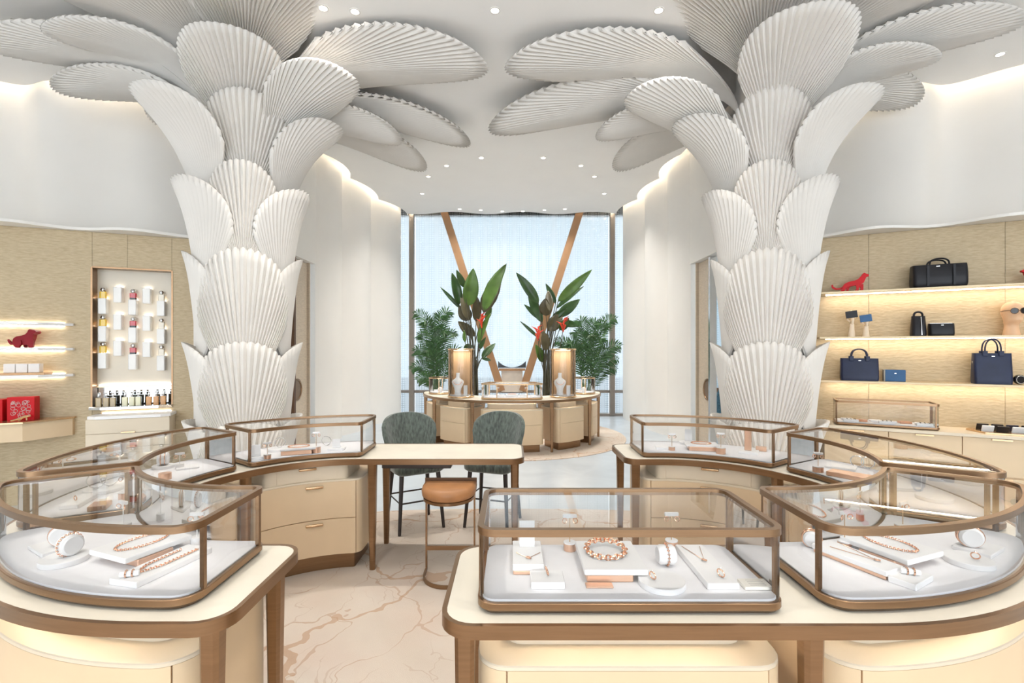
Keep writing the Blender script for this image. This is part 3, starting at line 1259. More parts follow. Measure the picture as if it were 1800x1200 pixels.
def fillet_ids(out, spec):
    """indices of the outline points nearest to the given local positions"""
    ids = []
    for sx, sy in spec:
        ids.append(min(range(len(out)), key=lambda i: (out[i][0] - sx) ** 2 + (out[i][1] - sy) ** 2))
    return ids


CI, CO = .80, 1.25
IR = Island((1.05, 2.69), 0.0)
IL = Island((-1.07, 2.70), pi)
leg_common = []
for a in (-33.5, 33.0):
    leg_common += [(1.27 * cos(radians(a)), 1.27 * sin(radians(a))), (.79 * cos(radians(a)), .79 * sin(radians(a)))]
counter(IR, -1.263, -.24, leg_common + [(-1.19, -1.245), (-1.19, -.82), (-.175, -1.272), (-.175, -.79), (-.17, 1.245), (-.16, .80)],
        'curved bronze-edged cream counter facing the handbag shelves')
counter(IL, -1.16, -.24, leg_common + [(-1.09, -1.245), (-1.09, -.82), (-.045, -1.25), (-.065, -.785), (-.17, 1.245), (-.15, .82)],
        'curved bronze-edged cream counter ending in a writing table')
# shallow drawer box under the writing table
x0, y0 = IL.pt(-.10, -1.0)
tag(obj('table_drawer', MB().box((-.69, 3.66, TOPZ - .059), (.50, .34, .036), ch=.004), DARKWOOD, smooth=False), 'dark wooden drawer box under the writing table', 'drawer')


def corner_spec(a0, a1, e0=None, e1=None):
    p = []
    if e0 is not None:
        p += [(e0 + .01, -CO + .08), (e0 + .01, -CI - .05)]
    else:
        p += [(CO * cos(radians(a0 + 1)) * .93, CO * sin(radians(a0 + 1)) * .93), (CI * 1.06 * cos(radians(a0 + 1)), CI * 1.06 * sin(radians(a0 + 1)))]
    if e1 is not None:
        p += [(e1 + .01, CO - .08), (e1 + .01, CI + .05)]
    else:
        p += [(CO * cos(radians(a1 - 1)) * .93, CO * sin(radians(a1 - 1)) * .93), (CI * 1.06 * cos(radians(a1 - 1)), CI * 1.06 * sin(radians(a1 - 1)))]
    return p


UNITS = [(-90, -36.5, -.10, None), (-31, 30.5, None, None), (36, 90, None, -.107)]
TXT_R = ['fan-shaped jewellery case beside the rectangular case', 'middle curved jewellery case on the counter facing the handbag shelves',
         'curved jewellery case at the free end of the handbag-side counter']
TXT_L = ['curved jewellery case next to the writing table', 'middle curved jewellery case on the counter facing the perfume niche',
         'fan-shaped jewellery case at the free end of the writing-table counter']
for isl, txt, side in ((IR, TXT_R, 'handbag'), (IL, TXT_L, 'perfume')):
    for (a0, a1, e0, e1), lb in zip(UNITS, txt):
        if isl is IL and e0 is not None:
            e0 = .02
        out = sector(a0, a1, CI, CO, e0, e1, .045, .075)
        case(isl, out, 'bronze-framed ' + lb, fillet_ids(out, corner_spec(a0, a1, e0, e1)))
        co = sector(a0, a1, .772, 1.268, e0, e1, .07, .11)
        nk = sector(a0 + (0 if e0 is not None else 5.5), a1 - (0 if e1 is not None else 5.5), .784, 1.16,
                    None if e0 is None else e0 + .10, None if e1 is None else e1 + .10, .05, .08)
        cabinet(isl, co, nk, .772, 1.268, 'champagne drawer cabinet under the ' + lb.replace('jewellery ', ''))
# rectangular case and its cabinet on the straight end of the handbag-side counter
out = rrect(-1.155, -1.26, -.23, -.827, .055)
case(IR, out, 'large rectangular bronze-framed glass jewellery case on the straight counter end', fillet_ids(out, [(-1.15, -1.20), (-1.15, -.88), (-.235, -1.20), (-.235, -.88)]))
co = rrect(-1.155, -1.268, -.23, -.772, .09)
nk = rrect(-1.075, -1.16, -.31, -.784, .06)
cabinet(IR, co, nk, .772, 1.268, 'champagne drawer cabinet under the rectangular jewellery case')


# ================================================================== HALF-ROUND COUNTER BY THE WINDOW
IB = Island((0, 8.85), -pi / 2)
lg = []
for a in (-85, -55, -23, 23, 55, 85):
    lg.append((1.56 * cos(radians(a)), 1.56 * sin(radians(a))))
counter(IB, -.06, -.06, lg, 'half-round bronze-edged counter in front of the tall window', ri=.95, ro=1.60)
for k, (a0, a1) in enumerate(((-82, -59), (-51, -27), (-19, 19), (27, 51), (59, 82))):
    lb = ['champagne cabinet under the low drum case by the pink armchair doorway', 'champagne cabinet under the tall bust case beside the doorway with the pink armchair',
          'wide champagne cabinet under the long low case on the half-round counter', 'champagne cabinet under the tall bust case beside the doorway with the blue armchair',
          'champagne cabinet under the low drum case by the blue armchair doorway'][k]
    co = sector(a0, a1, 1.02, 1.54, None, None, .05, .07)
    nk = sector(a0 + 3, a1 - 3, 1.032, 1.432, None, None, .04, .05)
    cabinet(IB, co, nk, 1.02, 1.54, lb, drawers_inside=False, split_out=True)
out = sector(-19, 19, 1.10, 1.50, None, None, .04, .05)
case(IB, out, 'long low glass jewellery case on the half-round counter by the window', fillet_ids(out, [(1.47, -.49), (1.47, .49), (1.08, -.36), (1.08, .36), (1.5, -.25), (1.5, .25)]), frame=BRASS, post=.006)
WOODB = mat('warm_wood_back', (0.62, 0.42, 0.25), 0.45, var=0.12, scale=5, stretch=(10, 10, .6))
for s, dn in ((-1, 'pink'), (1, 'blue')):
    cx, cy = IB.pol(1.31, s * 39)
    pl = circle(cx, cy, .215, 32)
    t = thing('tower_display_case', 'tall round glass case with necklace bust beside the %s armchair doorway' % dn, 'display case', (cx, cy, TOPZ))
    obj('base', MB().prism(pl, TOPZ, TOPZ + .03, ch=.003, ch_bottom=.008), BRASS, t)
    obj('display_pad', MB().prism(circle(cx, cy, .20, 32), TOPZ + .03, TOPZ + .036), WHITEF, t)
    obj('glass_side', MB().ribbon(circle(cx, cy, .208, 32), TOPZ + .03, TOPZ + .765, closed=True), GLASSM, t, ang=60)
    obj('lid', MB().prism(pl, TOPZ + .760, TOPZ + .785, ch=.003), BRASS, t)
    obj('back_panel', MB().shell(circle(cx, cy, .195, 14, radians(40), radians(140)), -.012, TOPZ + .036, TOPZ + .759), WOODB, t)
    for a in (-150, -30, 40, 140):
        obj('post', MB().box((cx + .203 * cos(radians(a)), cy + .203 * sin(radians(a)), TOPZ + .395), (.016, .016, .73), rz=radians(a)), BRASS, t, smooth=False)
    obj('lid_light', MB().prism(circle(cx, cy, .12, 24), TOPZ + .755, TOPZ + .7595), emit('tower_lamp_%s' % dn, WARM, 6), t, smooth=False)
    cx, cy = IB.pol(1.31, s * 72)
    pl = circle(cx, cy, .205, 32)
    t = thing('drum_display_case', 'low round glass drum case under the areca palm at the %s armchair doorway end' % dn, 'display case', (cx, cy, TOPZ))
    obj('base', MB().prism(pl, TOPZ, TOPZ + .03, ch=.003, ch_bottom=.008), BRASS, t)
    obj('display_pad', MB().prism(circle(cx, cy, .19, 32), TOPZ + .03, TOPZ + .036), WHITEF, t)
    obj('glass_side', MB().ribbon(circle(cx, cy, .20, 32), TOPZ + .03, TOPZ + .27, closed=True), GLASSM, t, ang=60)
    obj('top_frame', MB().ring(pl, circle(cx, cy, .19, 32), TOPZ + .268, TOPZ + .285), BRASS, t)
    obj('top_pane', MB().prism(circle(cx, cy, .192, 32), TOPZ + .274, TOPZ + .280), GLASST, t, smooth=False)
    for a in (-90, 0, 180, 90):
        obj('post', MB().box((cx + .197 * cos(radians(a)), cy + .197 * sin(radians(a)), TOPZ + .15), (.011, .011, .24), rz=radians(a)), BRASS, t, smooth=False)
    a, c = circle(cx, cy, .2, 32), circle(cx, cy, .19, 32)
    obj('light_strip', MB().add([(x, y, TOPZ + .2675) for x, y in a] + [(x, y, TOPZ + .2675) for x, y in c], [(i, 32 + i, 32 + (i + 1) % 32, (i + 1) % 32) for i in range(32)]), LED_CASE, t, smooth=False)

# ================================================================== PLANTS
GREEN = mat('glossy_green_leaf', (0.035, 0.085, 0.022), 0.32, var=0.35, scale=6)
GREEN2 = mat('bright_green_leaf', (0.085, 0.17, 0.03), 0.35, var=0.3, scale=6)
BROWNG = mat('bronze_green_leaf', (0.085, 0.072, 0.035), 0.4, var=0.3, scale=5)
PALMG = mat('palm_green', (0.035, 0.10, 0.028), 0.42, var=0.3, scale=9)
STEMG = mat('plant_stem', (0.06, 0.055, 0.03), 0.5, var=0.3, scale=12)
POTM = mat('bronze_pot', (0.30, 0.2, 0.12), 0.4, 0.6)
SOIL = mat('dark_soil', (0.03, 0.022, 0.016), 0.9, var=0.3, scale=40)
FLOWER = mat('red_flower', (0.65, 0.05, 0.02), 0.45, var=0.2)


def pot(t, x, y, r, h):
    obj('pot', MB().lathe([(r * .75, .0), (r * .8, .01), (r, h), (r, h + .02), (r * .9, h + .02), (r * .88, h - .05), (0, h - .05)], (x, y, .011), 28), POTM, t)
    obj('soil', MB().lathe([(0, h - .055), (r * .87, h - .055), (r * .86, h - .03), (0, h - .02)], (x, y, 0), 20), SOIL, t)


def blade(p0, p1, w, cup=.25, sag=.05, nrm=None):
    """paddle leaf from p0 to p1 with a raised fold along the midrib"""
    a, b = Vector(p0), Vector(p1)
    ax = b - a
    L = ax.length
    ax.normalize()
    view = nrm or Vector((random.uniform(-.5, .5), -1, random.uniform(-.1, .4)))
    side = ax.cross(view).normalized()
    nm = side.cross(ax).normalized()
    vs, fs = [], []
    N, M = 14, 6
    for i in range(N + 1):
        t = i / N
        ww = w * (sin(pi * min(1, t ** .8)) ** .75) * (1 - .15 * t) if 0 < t < 1 else 0.002
        c = a + ax * (L * t) + nm * (sag * L * sin(pi * t)) - Vector((0, 0, 1)) * (sag * L * t * t)
        for j in range(M + 1):
            u = (j / M - .5) * 2
            vs.append(c + side * (u * ww) + nm * (cup * ww * abs(u) + .012 * sin(9 * pi * t) * u * u * ww * 4))
    for i in range(N):
        for j in range(M):
            k = i * (M + 1) + j
            fs.append((k, k + 1, k + M + 2, k + M + 1))
    return MB().add(vs, fs)


def strelitzia(label, bx, by, leaves, flowers, group=None):
    t = thing('bird_of_paradise_plant', label, 'plant', (bx, by, 0))
    pot(t, bx, by, .22, .42)
    for x0, y0, x1, y1, w, kind in leaves:
        d = by + random.uniform(-.28, .28)
        p0 = px(x0, y0, d)
        p1 = px(x1, y1, d + random.uniform(-.25, .25))
        m = {'g': GREEN, 'l': GREEN2, 'b': BROWNG}[kind]
        lf = obj('leaf', blade(p0, p1, w * 1.25 * d / F / 2), m, t)
        md = lf.modifiers.new('thickness', 'SOLIDIFY')
        md.thickness = .003
        rx, ry = bx + random.uniform(-.09, .09), by + random.uniform(-.09, .09)
        mid = (p0 + Vector((rx, ry, .4))) / 2 + Vector(((rx - p0.x) * .35, 0, .1))
        path = bez((rx, ry, .38), (rx, ry, .38 + (p0.z - .4) * .5), tuple(mid + Vector((0, 0, .15))), tuple(p0), 10)
        path += [tuple(p0 + (p1 - p0) * k) for k in (.12, .3, .5)]
        obj('stem', MB().tube(path, [.017 - .013 * i / (len(path) - 1) for i in range(len(path))], 6), STEMG, lf)
    for x0, y0 in flowers:
        d = by - .25
        p = px(x0, y0, d)
        mb = MB()
        for k in range(5):
            q = p + Vector((random.uniform(-.05, .05), random.uniform(-.03, .03), .04 + .035 * k))
            r = q + Vector((random.choice((-1, 1)) * .09, -.02, .05))
            mb.tube([tuple(p + Vector((0, 0, .04 * k - .1))), tuple(q), tuple(r)], [.012, .02, .002], 5)
        f = obj('flower', mb, FLOWER, t)
        obj('flower_stalk', MB().tube(bez((bx, by, .4), (bx, by, 1.0), (p.x, p.y, p.z - .5), tuple(p), 8), .008, 5), STEMG, f)
    return t


def c1(x, y):
    return (760 + x / 4.615, 440 + y / 4.615)


def c2(x, y):
    return (600 + x / 3.0, 360 + y / 3.0)


LV = []
for a, b_, w, k in (((296, 450), (332, 128), 23, 'l'), ((420, 490), (602, 84), 22, 'l'), ((415, 505), (556, 215), 25, 'b'), ((218, 440), (158, 165), 15, 'g'),
                    ((262, 300), (195, 148), 10, 'g'), ((232, 475), (64, 284), 6, 'g'), ((305, 565), (215, 440), 20, 'b'), ((345, 695), (208, 565), 15, 'b'),
                    ((355, 575), (352, 345), 15, 'b'), ((372, 755), (472, 495), 11, 'l'), ((430, 560), (482, 458), 9, 'l'), ((402, 872), (512, 744), 11, 'g'),
                    ((400, 876), (476, 886), 5, 'g'), ((266, 745), (258, 640), 6, 'l'), ((385, 800), (435, 695), 7, 'g'), ((255, 790), (330, 770), 9, 'g'), ((280, 560), (235, 330), 14, 'b')):
    LV.append((*c1(*a), *c1(*b_), w, k))
strelitzia('bird of paradise plant with broad upright leaves and one red flower by the window', -0.78, 10.15, LV, [c1(402, 590)])
LV = []
for a, b_, w, k in (((1040, 520), (922, 346), 15, 'g'), ((1142, 510), (1322, 328), 15, 'l'), ((1135, 545), (1278, 420), 8, 'g'), ((1140, 590), (1258, 490), 16, 'g'),
                    ((1080, 585), (1078, 486), 20, 'b'), ((1130, 520), (1078, 408), 9, 'g'), ((1050, 605), (963, 518), 8, 'g'), ((1060, 620), (985, 455), 14, 'g'),
                    ((1090, 665), (1165, 565), 20, 'b'), ((1140, 622), (1268, 632), 11, 'g'), ((1040, 700), (942, 606), 5, 'g'), ((1062, 830), (1024, 730), 13, 'l'),
                    ((1078, 770), (1062, 655), 16, 'b'), ((1150, 660), (1200, 590), 14, 'g'), ((1100, 560), (1090, 445), 12, 'b'), ((1110, 600), (1190, 540), 10, 'g')):
    LV.append((*c2(*a), *c2(*b_), w, k))
strelitzia('bird of paradise plant with spreading leaves and two red flowers by the window', 0.75, 10.15, LV, [c2(1038, 690), c2(1168, 645)])


def frond(base, tip, arch, nl=26, ll=.26):
    a, b = Vector(base), Vector(tip)
    c1_ = a + Vector((0, 0, (b.z - a.z) * .55)) + (b - a) * .1
    c2_ = b + Vector(((a.x - b.x) * .45, (a.y - b.y) * .45, arch))
    path = [Vector(p) for p in bez(tuple(a), tuple(c1_), tuple(c2_), tuple(b), 24)]
    mb = MB().tube(path, [.010 - .0085 * i / 24 for i in range(25)], 5)
    for i in range(nl):
        t = .28 + .72 * i / nl
        k = min(23, int(t * 24))
        p = path[k] + (path[k + 1] - path[k]) * (t * 24 - k)
        tg = (path[k + 1] - path[k]).normalized()
        side = tg.cross(Vector((0, -1, .25))).normalized()
        l = ll * (sin(pi * (.18 + .78 * (t - .28) / .72))) ** .7
        for s in (-1, 1):
            d = (side * s * .78 + tg * .62 + Vector((0, random.uniform(-.25, .25), 0))).normalized()
            e = p + d * l + Vector((0, 0, -.16 * l))
            m = p + d * l * .5
            w = tg * .014
            mb.add([p - w * .5, p + w * .5, m + w * 1.1, e, m - w * 1.1], [(0, 1, 2, 3, 4)])
    return mb


def areca(label, bx, by, tips):
    t = thing('areca_palm', label, 'plant', (bx, by, 0))
    pot(t, bx, by, .2, .5)
    for x, y in tips:
        d = by + random.uniform(-.4, .4)
        tp = px(x, y, d)
        obj('frond', frond((bx + random.uniform(-.08, .08), by + random.uniform(-.08, .08), .46), tuple(tp), random.uniform(.10, .30)), PALMG, t, smooth=False)


areca('feathery areca palm behind the low drum case beside the pink armchair doorway', -1.50, 9.85,
      [(727, 552), (745, 565), (790, 553), (800, 588), (728, 618), (735, 590), (808, 622), (722, 650), (775, 560), (760, 600), (783, 585), (748, 620), (800, 640), (732, 668), (768, 575)])
areca('feathery areca palm behind the low drum case beside the blue armchair doorway', 1.52, 9.85,
      [(1084, 560), (1068, 575), (1012, 585), (1000, 606), (1092, 608), (1088, 632), (1018, 568), (1040, 590), (1060, 600), (1085, 650), (985, 612), (1075, 620), (1025, 610), (975, 600), (1050, 570)])

# ================================================================== CHAIRS AND STOOL
def bar_chair(label, cx, cy, rz, group, name='velvet_bar_chair', fab=VELVET, seat_z=.60, top=.99, legm=DARKWOOD, foot=.0125, cat='chair'):
    """upholstered chair; local -y is the front"""
    t = thing(name, label, cat, (cx, cy, 0), rz, group)
    so = fillet([(-.225, -.22, .09), (.225, -.22, .09), (.22, .15, .14), (-.22, .15, .14)], 6)
    mb = MB()
    rows = [(offset(so, -.03), seat_z - .095), (so, seat_z - .075), (offset(so, .006), seat_z - .03), (offset(so, -.006), seat_z - .004), (offset(so, -.05), seat_z + .008)]
    n = len(so)
    for pl, z in rows:
        mb.V += [(x, y, z) for x, y in pl]
    for r in range(len(rows) - 1):
        mb.F += [(r * n + i, r * n + (i + 1) % n, r * n + n + (i + 1) % n, r * n + n + i) for i in range(n)]
    mb.F += [tuple(range(n - 1, -1, -1)), tuple(range((len(rows) - 1) * n, len(rows) * n))]
    obj('seat', mb, fab, t, local=True, ang=60)
    # wrap-round back
    N, M = 22, 12
    vs, fs = [], []
    z0 = seat_z - .06
    for face in (0, 1):
        for i in range(N + 1):
            u = -1 + 2 * i / N
            a = radians(90 - 74 * u)
            edge = (1 - abs(u) ** 2.6) ** .62 if abs(u) < 1 else 0.0
            for j in range(M + 1):
                v = j / M
                taper = .80 + .24 * v
                z = z0 + (top - z0) * v * (.62 + .38 * edge)
                th = .030 * (1 - .55 * v) * (1 if 0 < i < N else .3)
                R = .255 * taper + (th if face else -th)
                vs.append((R * cos(a), .005 + R * .92 * sin(a) + .05 * v, z))
    m = M + 1
    off = (N + 1) * m
    for i in range(N):
        for j in range(M):
            k = i * m + j
            fs.append((k, k + 1, k + m + 1, k + m))
            fs.append((off + k, off + k + m, off + k + m + 1, off + k + 1))
    for i in range(N):
        k = i * m + M
        fs.append((k, off + k, off + k + m, k + m))
        k = i * m
        fs.append((k, k + m, off + k + m, off + k))
    for j in range(M):
        fs.append((j, off + j, off + j + 1, j + 1))
        k = N * m + j
        fs.append((k, k + 1, off + k + 1, off + k))
    obj('backrest', MB().add(vs, fs), fab, t, local=True, ang=70)
    zt = seat_z - .09
    for sx, sy in ((-1, -1), (1, -1), (-1, 1), (1, 1)):
        path = [(sx * .165, sy * .14 - .01, zt), (sx * .20, sy * .19 - .01, foot)]
        obj('leg', MB().tube(path, [.021, .014], 8), legm, t, local=True)
    zr = .27 * seat_z / .6
    q = [(-.187, -.182, zr), (.187, -.182, zr), (.187, .162, zr), (-.187, .162, zr)]
    obj('footrest', MB().tube(q, .0075, 6, closed=True), legm, t, local=True)
    return t


bar_chair('sage green velvet bar chair behind the writing table next to the curved case', -.88, 4.37, radians(30), 'green bar chairs at the writing table')
bar_chair('sage green velvet bar chair at the rounded corner of the writing table', -.17, 4.42, radians(-18), 'green bar chairs at the writing table')
ROSE = mat('rose_woven_fabric', (0.52, 0.20, 0.22), 0.8, var=0.35, scale=70, bump=.2, bscale=120)
BLUEF = mat('blue_woven_fabric', (0.10, 0.22, 0.30), 0.8, var=0.4, scale=70, bump=.2, bscale=120)
bar_chair('rose pink upholstered chair in the room behind the sliding door', -3.86, 8.05, radians(60), None, 'upholstered_chair', ROSE, .46, 1.02, foot=.001)
bar_chair('blue upholstered chair in the room behind the sliding door', 3.55, 8.05, radians(-60), None, 'upholstered_chair', BLUEF, .46, 1.02, foot=.001)

t = thing('half_round_stool', 'tan leather half-round stool on a slim bronze frame at the writing table', 'stool', (-.44, 3.35, 0))


def half(cx, yb, hw, depth, inset=0.0, n=18):
    p = [(cx + hw - inset, yb - inset)]
    ys = yb - .10
    p += [(cx + (hw - inset) * cos(a), ys - (depth - .10 - inset) * sin(a)) for a in [pi * i / n for i in range(n + 1)]]
    p += [(cx - hw + inset, yb - inset)]
    return p[::-1]


SO = half(-.44, 3.48, .185, .30)
rows = [(offset(SO, -.016), .575), (SO, .59), (offset(SO, .004), .62), (offset(SO, -.004), .645), (offset(SO, -.03), .655)]
mb = MB()
n = len(SO)
for pl, z in rows:
    mb.V += [(x, y, z) for x, y in pl]
for r in range(len(rows) - 1):
    mb.F += [(r * n + i, r * n + (i + 1) % n, r * n + n + (i + 1) % n, r * n + n + i) for i in range(n)]
mb.F += [tuple(range(n - 1, -1, -1)), tuple(range((len(rows) - 1) * n, len(rows) * n))]
obj('seat', mb, TAN, t, ang=60)
obj('seat_ring', MB().prism(offset(SO, -.008), .556, .5755), BRONZE, t)
obj('back_lip', MB().box((-.44, 3.488, .63), (.372, .010, .075)), DARKBR, t, smooth=False)
for s in (-1, 1):
    obj('leg', MB().box((-.44 + s * .172, 3.462, .295), (.012, .026, .55)), BRONZE, t, smooth=False)
obj('crossbar', MB().box((-.44, 3.455, .175), (.335, .010, .030)), BRONZE, t, smooth=False)
HB = half(-.44, 3.475, .178, .29)
line = HB[1:-1]
obj('base_hoop', MB().shell([HB[0]] + line + [HB[-1]], -.010, .0105, .036), BRONZE, t)


# ================================================================== WALL DISPLAYS
class Wall:
    """vertical display wall: u runs away from the palm column, n towards the room"""
    def __init__(s, p, u):
        l = math.hypot(*u)
        s.p, s.u = p, (u[0] / l, u[1] / l)
        s.n = (-s.u[1], s.u[0]) if (-s.u[1] * -p[0] + s.u[0] * -p[1]) > 0 else (s.u[1], -s.u[0])
        s.ang = atan2(s.u[1], s.u[0])

    def at(s, u, n=0.0, z=0.0):
        return (s.p[0] + s.u[0] * u + s.n[0] * n, s.p[1] + s.u[1] * u + s.n[1] * n, z)

    def uz(s, x, y, n=0.0):
        k = (x - 900) / F
        ax, ay = s.p[0] + s.n[0] * n, s.p[1] + s.n[1] * n
        u = (k * ay - ax) / (s.u[0] - k * s.u[1])
        d = ay + u * s.u[1]
        return u, 1.6 + (612 - y) * d / F

    def poly(s, pts):
        q = [s.at(u, n)[:2] for u, n in pts]
        a = sum(q[i][0] * q[(i + 1) % len(q)][1] - q[(i + 1) % len(q)][0] * q[i][1] for i in range(len(q)))
        return q if a > 0 else q[::-1]

    def slab(s, u0, u1, n0, n1, z0, z1, ch=0.0):
        c = s.at((u0 + u1) / 2, (n0 + n1) / 2, (z0 + z1) / 2)
        return MB().box(c, (abs(u1 - u0), abs(n1 - n0), z1 - z0), rz=s.ang, ch=ch)


LW = Wall((-3.62, 5.5), (-.928, -.371))
RW = Wall((3.44, 5.5), (.879, -.476))


def panel_material():
    m, nt, p = nodes_of('embossed_beige_panel')
    L = nt.links.new
    tc = nt.nodes.new('ShaderNodeTexCoord')
    n = nt.nodes.new('ShaderNodeTexNoise')
    mp = nt.nodes.new('ShaderNodeMapping')
    mp.inputs['Scale'].default_value = (2, 2, 9)
    L(tc.outputs['Object'], mp.inputs['Vector'])
    L(mp.outputs[0], n.inputs['Vector'])
    n.inputs['Scale'].default_value = 9
    n.inputs['Detail'].default_value = 6
    r = nt.nodes.new('ShaderNodeValToRGB')
    r.color_ramp.elements[0].color = (0.46, 0.355, 0.215, 1)
    r.color_ramp.elements[1].color = (0.585, 0.475, 0.31, 1)
    r.color_ramp.elements[0].position = .3
    r.color_ramp.elements[1].position = .7
    L(n.outputs['Fac'], r.inputs[0])
    L(r.outputs[0], p.inputs['Base Color'])
    p.inputs['Roughness'].default_value = 0.55
    w = nt.nodes.new('ShaderNodeTexWave')
    w.wave_type = 'RINGS'
    w.inputs['Scale'].default_value = 9
    w.inputs['Distortion'].default_value = 9
    w.inputs['Detail'].default_value = 2
    L(tc.outputs['Object'], w.inputs['Vector'])
    b1 = nt.nodes.new('ShaderNodeBump')
    b1.inputs['Strength'].default_value = .16
    b1.inputs['Distance'].default_value = .006
    L(w.outputs['Fac'], b1.inputs['Height'])
    b2 = nt.nodes.new('ShaderNodeBump')
    b2.inputs['Strength'].default_value = .3
    b2.inputs['Distance'].default_value = .006
    L(n.outputs['Fac'], b2.inputs['Height'])
    L(b1.outputs[0], b2.inputs['Normal'])
    L(b2.outputs[0], p.inputs['Normal'])
    return m


PANEL = panel_material()
UEND, PT = 3.1, 2.84
NU1, NZ1 = LW.uz(162, 470)
NU0, NZ0 = LW.uz(302, 712)
NZ1 = LW.uz(232, 473)[1]
NZ0 = LW.uz(232, 712)[1]
UJ = LW.uz(224, 440)[0]


def cladding(W, label, pieces, extra=None):
    t = thing('display_wall', label, 'wall panel', W.at(UEND / 2))
    obj('carcass', W.slab(.0, UEND, -.50, -.14, 0.0, PT), PLASTER, t, smooth=False)
    obj('side_return', W.slab(-.03, -.002, -.50, .02, 0.0, PT + .03), PLASTER, t, smooth=False)
    for u0, u1, z0, z1 in pieces:
        obj('panel', W.slab(u0 + .0015, u1 - .0015, -.14, 0.0, z0, z1), PANEL, t, smooth=False)
    line = []
    N = 40
    for i in range(N + 1):
        u = -.03 + (UEND + .03) * i / N
        line.append((u, .05 + .17 * (0.5 - 0.5 * cos(2 * pi * u / 1.05)) * (1 if W is LW else 1.25)))
    pl = W.poly([(-.03, -.5)] + line + [(UEND, -.5)])
    obj('wavy_cornice', MB().prism(pl, PT + .002, PT + .030), PLASTER, t, smooth=False)
    return t


lt = cladding(LW, 'beige embossed display wall with the lit perfume niche', [
    (0.0, NU0, 0.0, PT), (NU0, UJ, NZ1, PT), (UJ, NU1, NZ1, PT), (NU0, NU1, 0.0, NZ0), (NU1, UEND, 0.0, PT)])
J1, J2 = RW.uz(1527, 500)[0], RW.uz(1767, 500)[0]
cladding(RW, 'beige embossed display wall carrying the handbag shelves', [(0.0, J1, 0.0, PT), (J1, J2, 0.0, PT), (J2, UEND, 0.0, PT)])

# ---- perfume niche
NICHEM = mat('pale_niche_lining', (0.80, 0.72, 0.60), 0.5, var=0.03, scale=3)
t = thing('perfume_niche', 'tall bronze-framed wall niche holding rows of perfume bottles', 'niche', LW.at((NU0 + NU1) / 2, 0, NZ0))
nz_mirror = LW.uz(232, 678)[1]
obj('back_lining', LW.slab(NU0, NU1, -.139, -.132, nz_mirror, NZ1), NICHEM, t, smooth=False)
obj('mirror_back', LW.slab(NU0, NU1, -.139, -.133, NZ0, nz_mirror - .012), MIRROR, t, smooth=False)
obj('ledge', LW.slab(NU0 + .004, NU1 - .004, -.132, -.06, nz_mirror - .012, nz_mirror), BRASS, t, smooth=False)
obj('light_strip', LW.slab(NU0 + .02, NU1 - .02, -.128, -.118, nz_mirror + .001, nz_mirror + .006), LED_SHELF_L, t, smooth=False)
for k, (u0, u1, z0, z1) in enumerate(((NU0 - .012, NU0 + .004, NZ0, NZ1), (NU1 - .004, NU1 + .012, NZ0, NZ1), (NU0, NU1, NZ1 - .004, NZ1 + .012))):
    obj('bronze_frame', LW.slab(u0, u1, -.12, .006, z0, z1), BRONZE, t, smooth=False)
obj('tray_shelf', MB().prism(LW.poly([(NU0 - .01, -.13), (NU1 + .01, -.13), (NU1 + .01, .06), (NU1 - .10, .10), (NU0 + .10, .10), (NU0 - .01, .06)]), NZ0 - .03, NZ0, ch=.004), SILVER, t, smooth=False)

ACRY = mat('frosted_acrylic', (0.88, 0.86, 0.83), 0.25, var=0.01)
BTOP = emit('bracket_lamp', (1.0, 0.93, 0.82), 9.0)
YEL = mat('yellow_perfume', (0.85, 0.55, 0.02), 0.12, var=0.05, coat=.5)
REDP = mat('red_perfume', (0.55, 0.015, 0.03), 0.12, var=0.1, coat=.5)
CLEARP = mat('clear_perfume', (0.80, 0.72, 0.58), 0.1, var=0.05, coat=.5)
AMBER = mat('amber_perfume', (0.62, 0.27, 0.04), 0.1, var=0.1, coat=.5)
GOLDP = mat('golden_perfume', (0.45, 0.33, 0.16), 0.1, var=0.1, coat=.5)
PALEP = mat('pale_yellow_perfume', (0.82, 0.78, 0.52), 0.1, var=0.05, coat=.5)


def bracket(x, ytop, label, group):
    u, z = LW.uz(x, ytop, -.07)
    t = thing('acrylic_bracket', label, 'bracket', LW.at(u, -.132, z - .17), group=group)
    obj('block', MB().box(LW.at(u, -.092, z - .085), (.075, .075, .17), rz=LW.ang, ch=.006), ACRY, t, smooth=False)
    obj('lamp', MB().box(LW.at(u, -.122, z + .002), (.06, .010, .004), rz=LW.ang), BTOP, t, smooth=False)
    return u, z


def bottle(x, y, z, w, h, liquid, label, group, cap=SILVER, round_cap=True, dark=None):
    t = thing('perfume_bottle', label, 'perfume bottle', (x, y, z), LW.ang, group)
    b = MB().prism(rrect(-w / 2, -w * .32, w / 2, w * .32, w * .12, 3), 0, h * .62, ch=w * .06)
    obj('bottle_body', b, liquid, t, local=True)
    if dark:
        obj('bottle_foot', MB().prism(rrect(-w * .51, -w * .33, w * .51, w * .33, w * .12, 3), 0.0, h * .16), dark, t, local=True)
    if round_cap:
        obj('cap', MB().lathe([(w * .2, h * .62), (w * .22, h * .68), (w * .42, h * .72), (w * .44, h * .84), (w * .30, h * .96), (0, h)], (0, 0, 0), 14), cap, t, local=True)
    else:
        obj('cap', MB().box((0, 0, h * .81), (w * .42, w * .42, h * .36), ch=w * .05), cap, t, local=True)
    return t


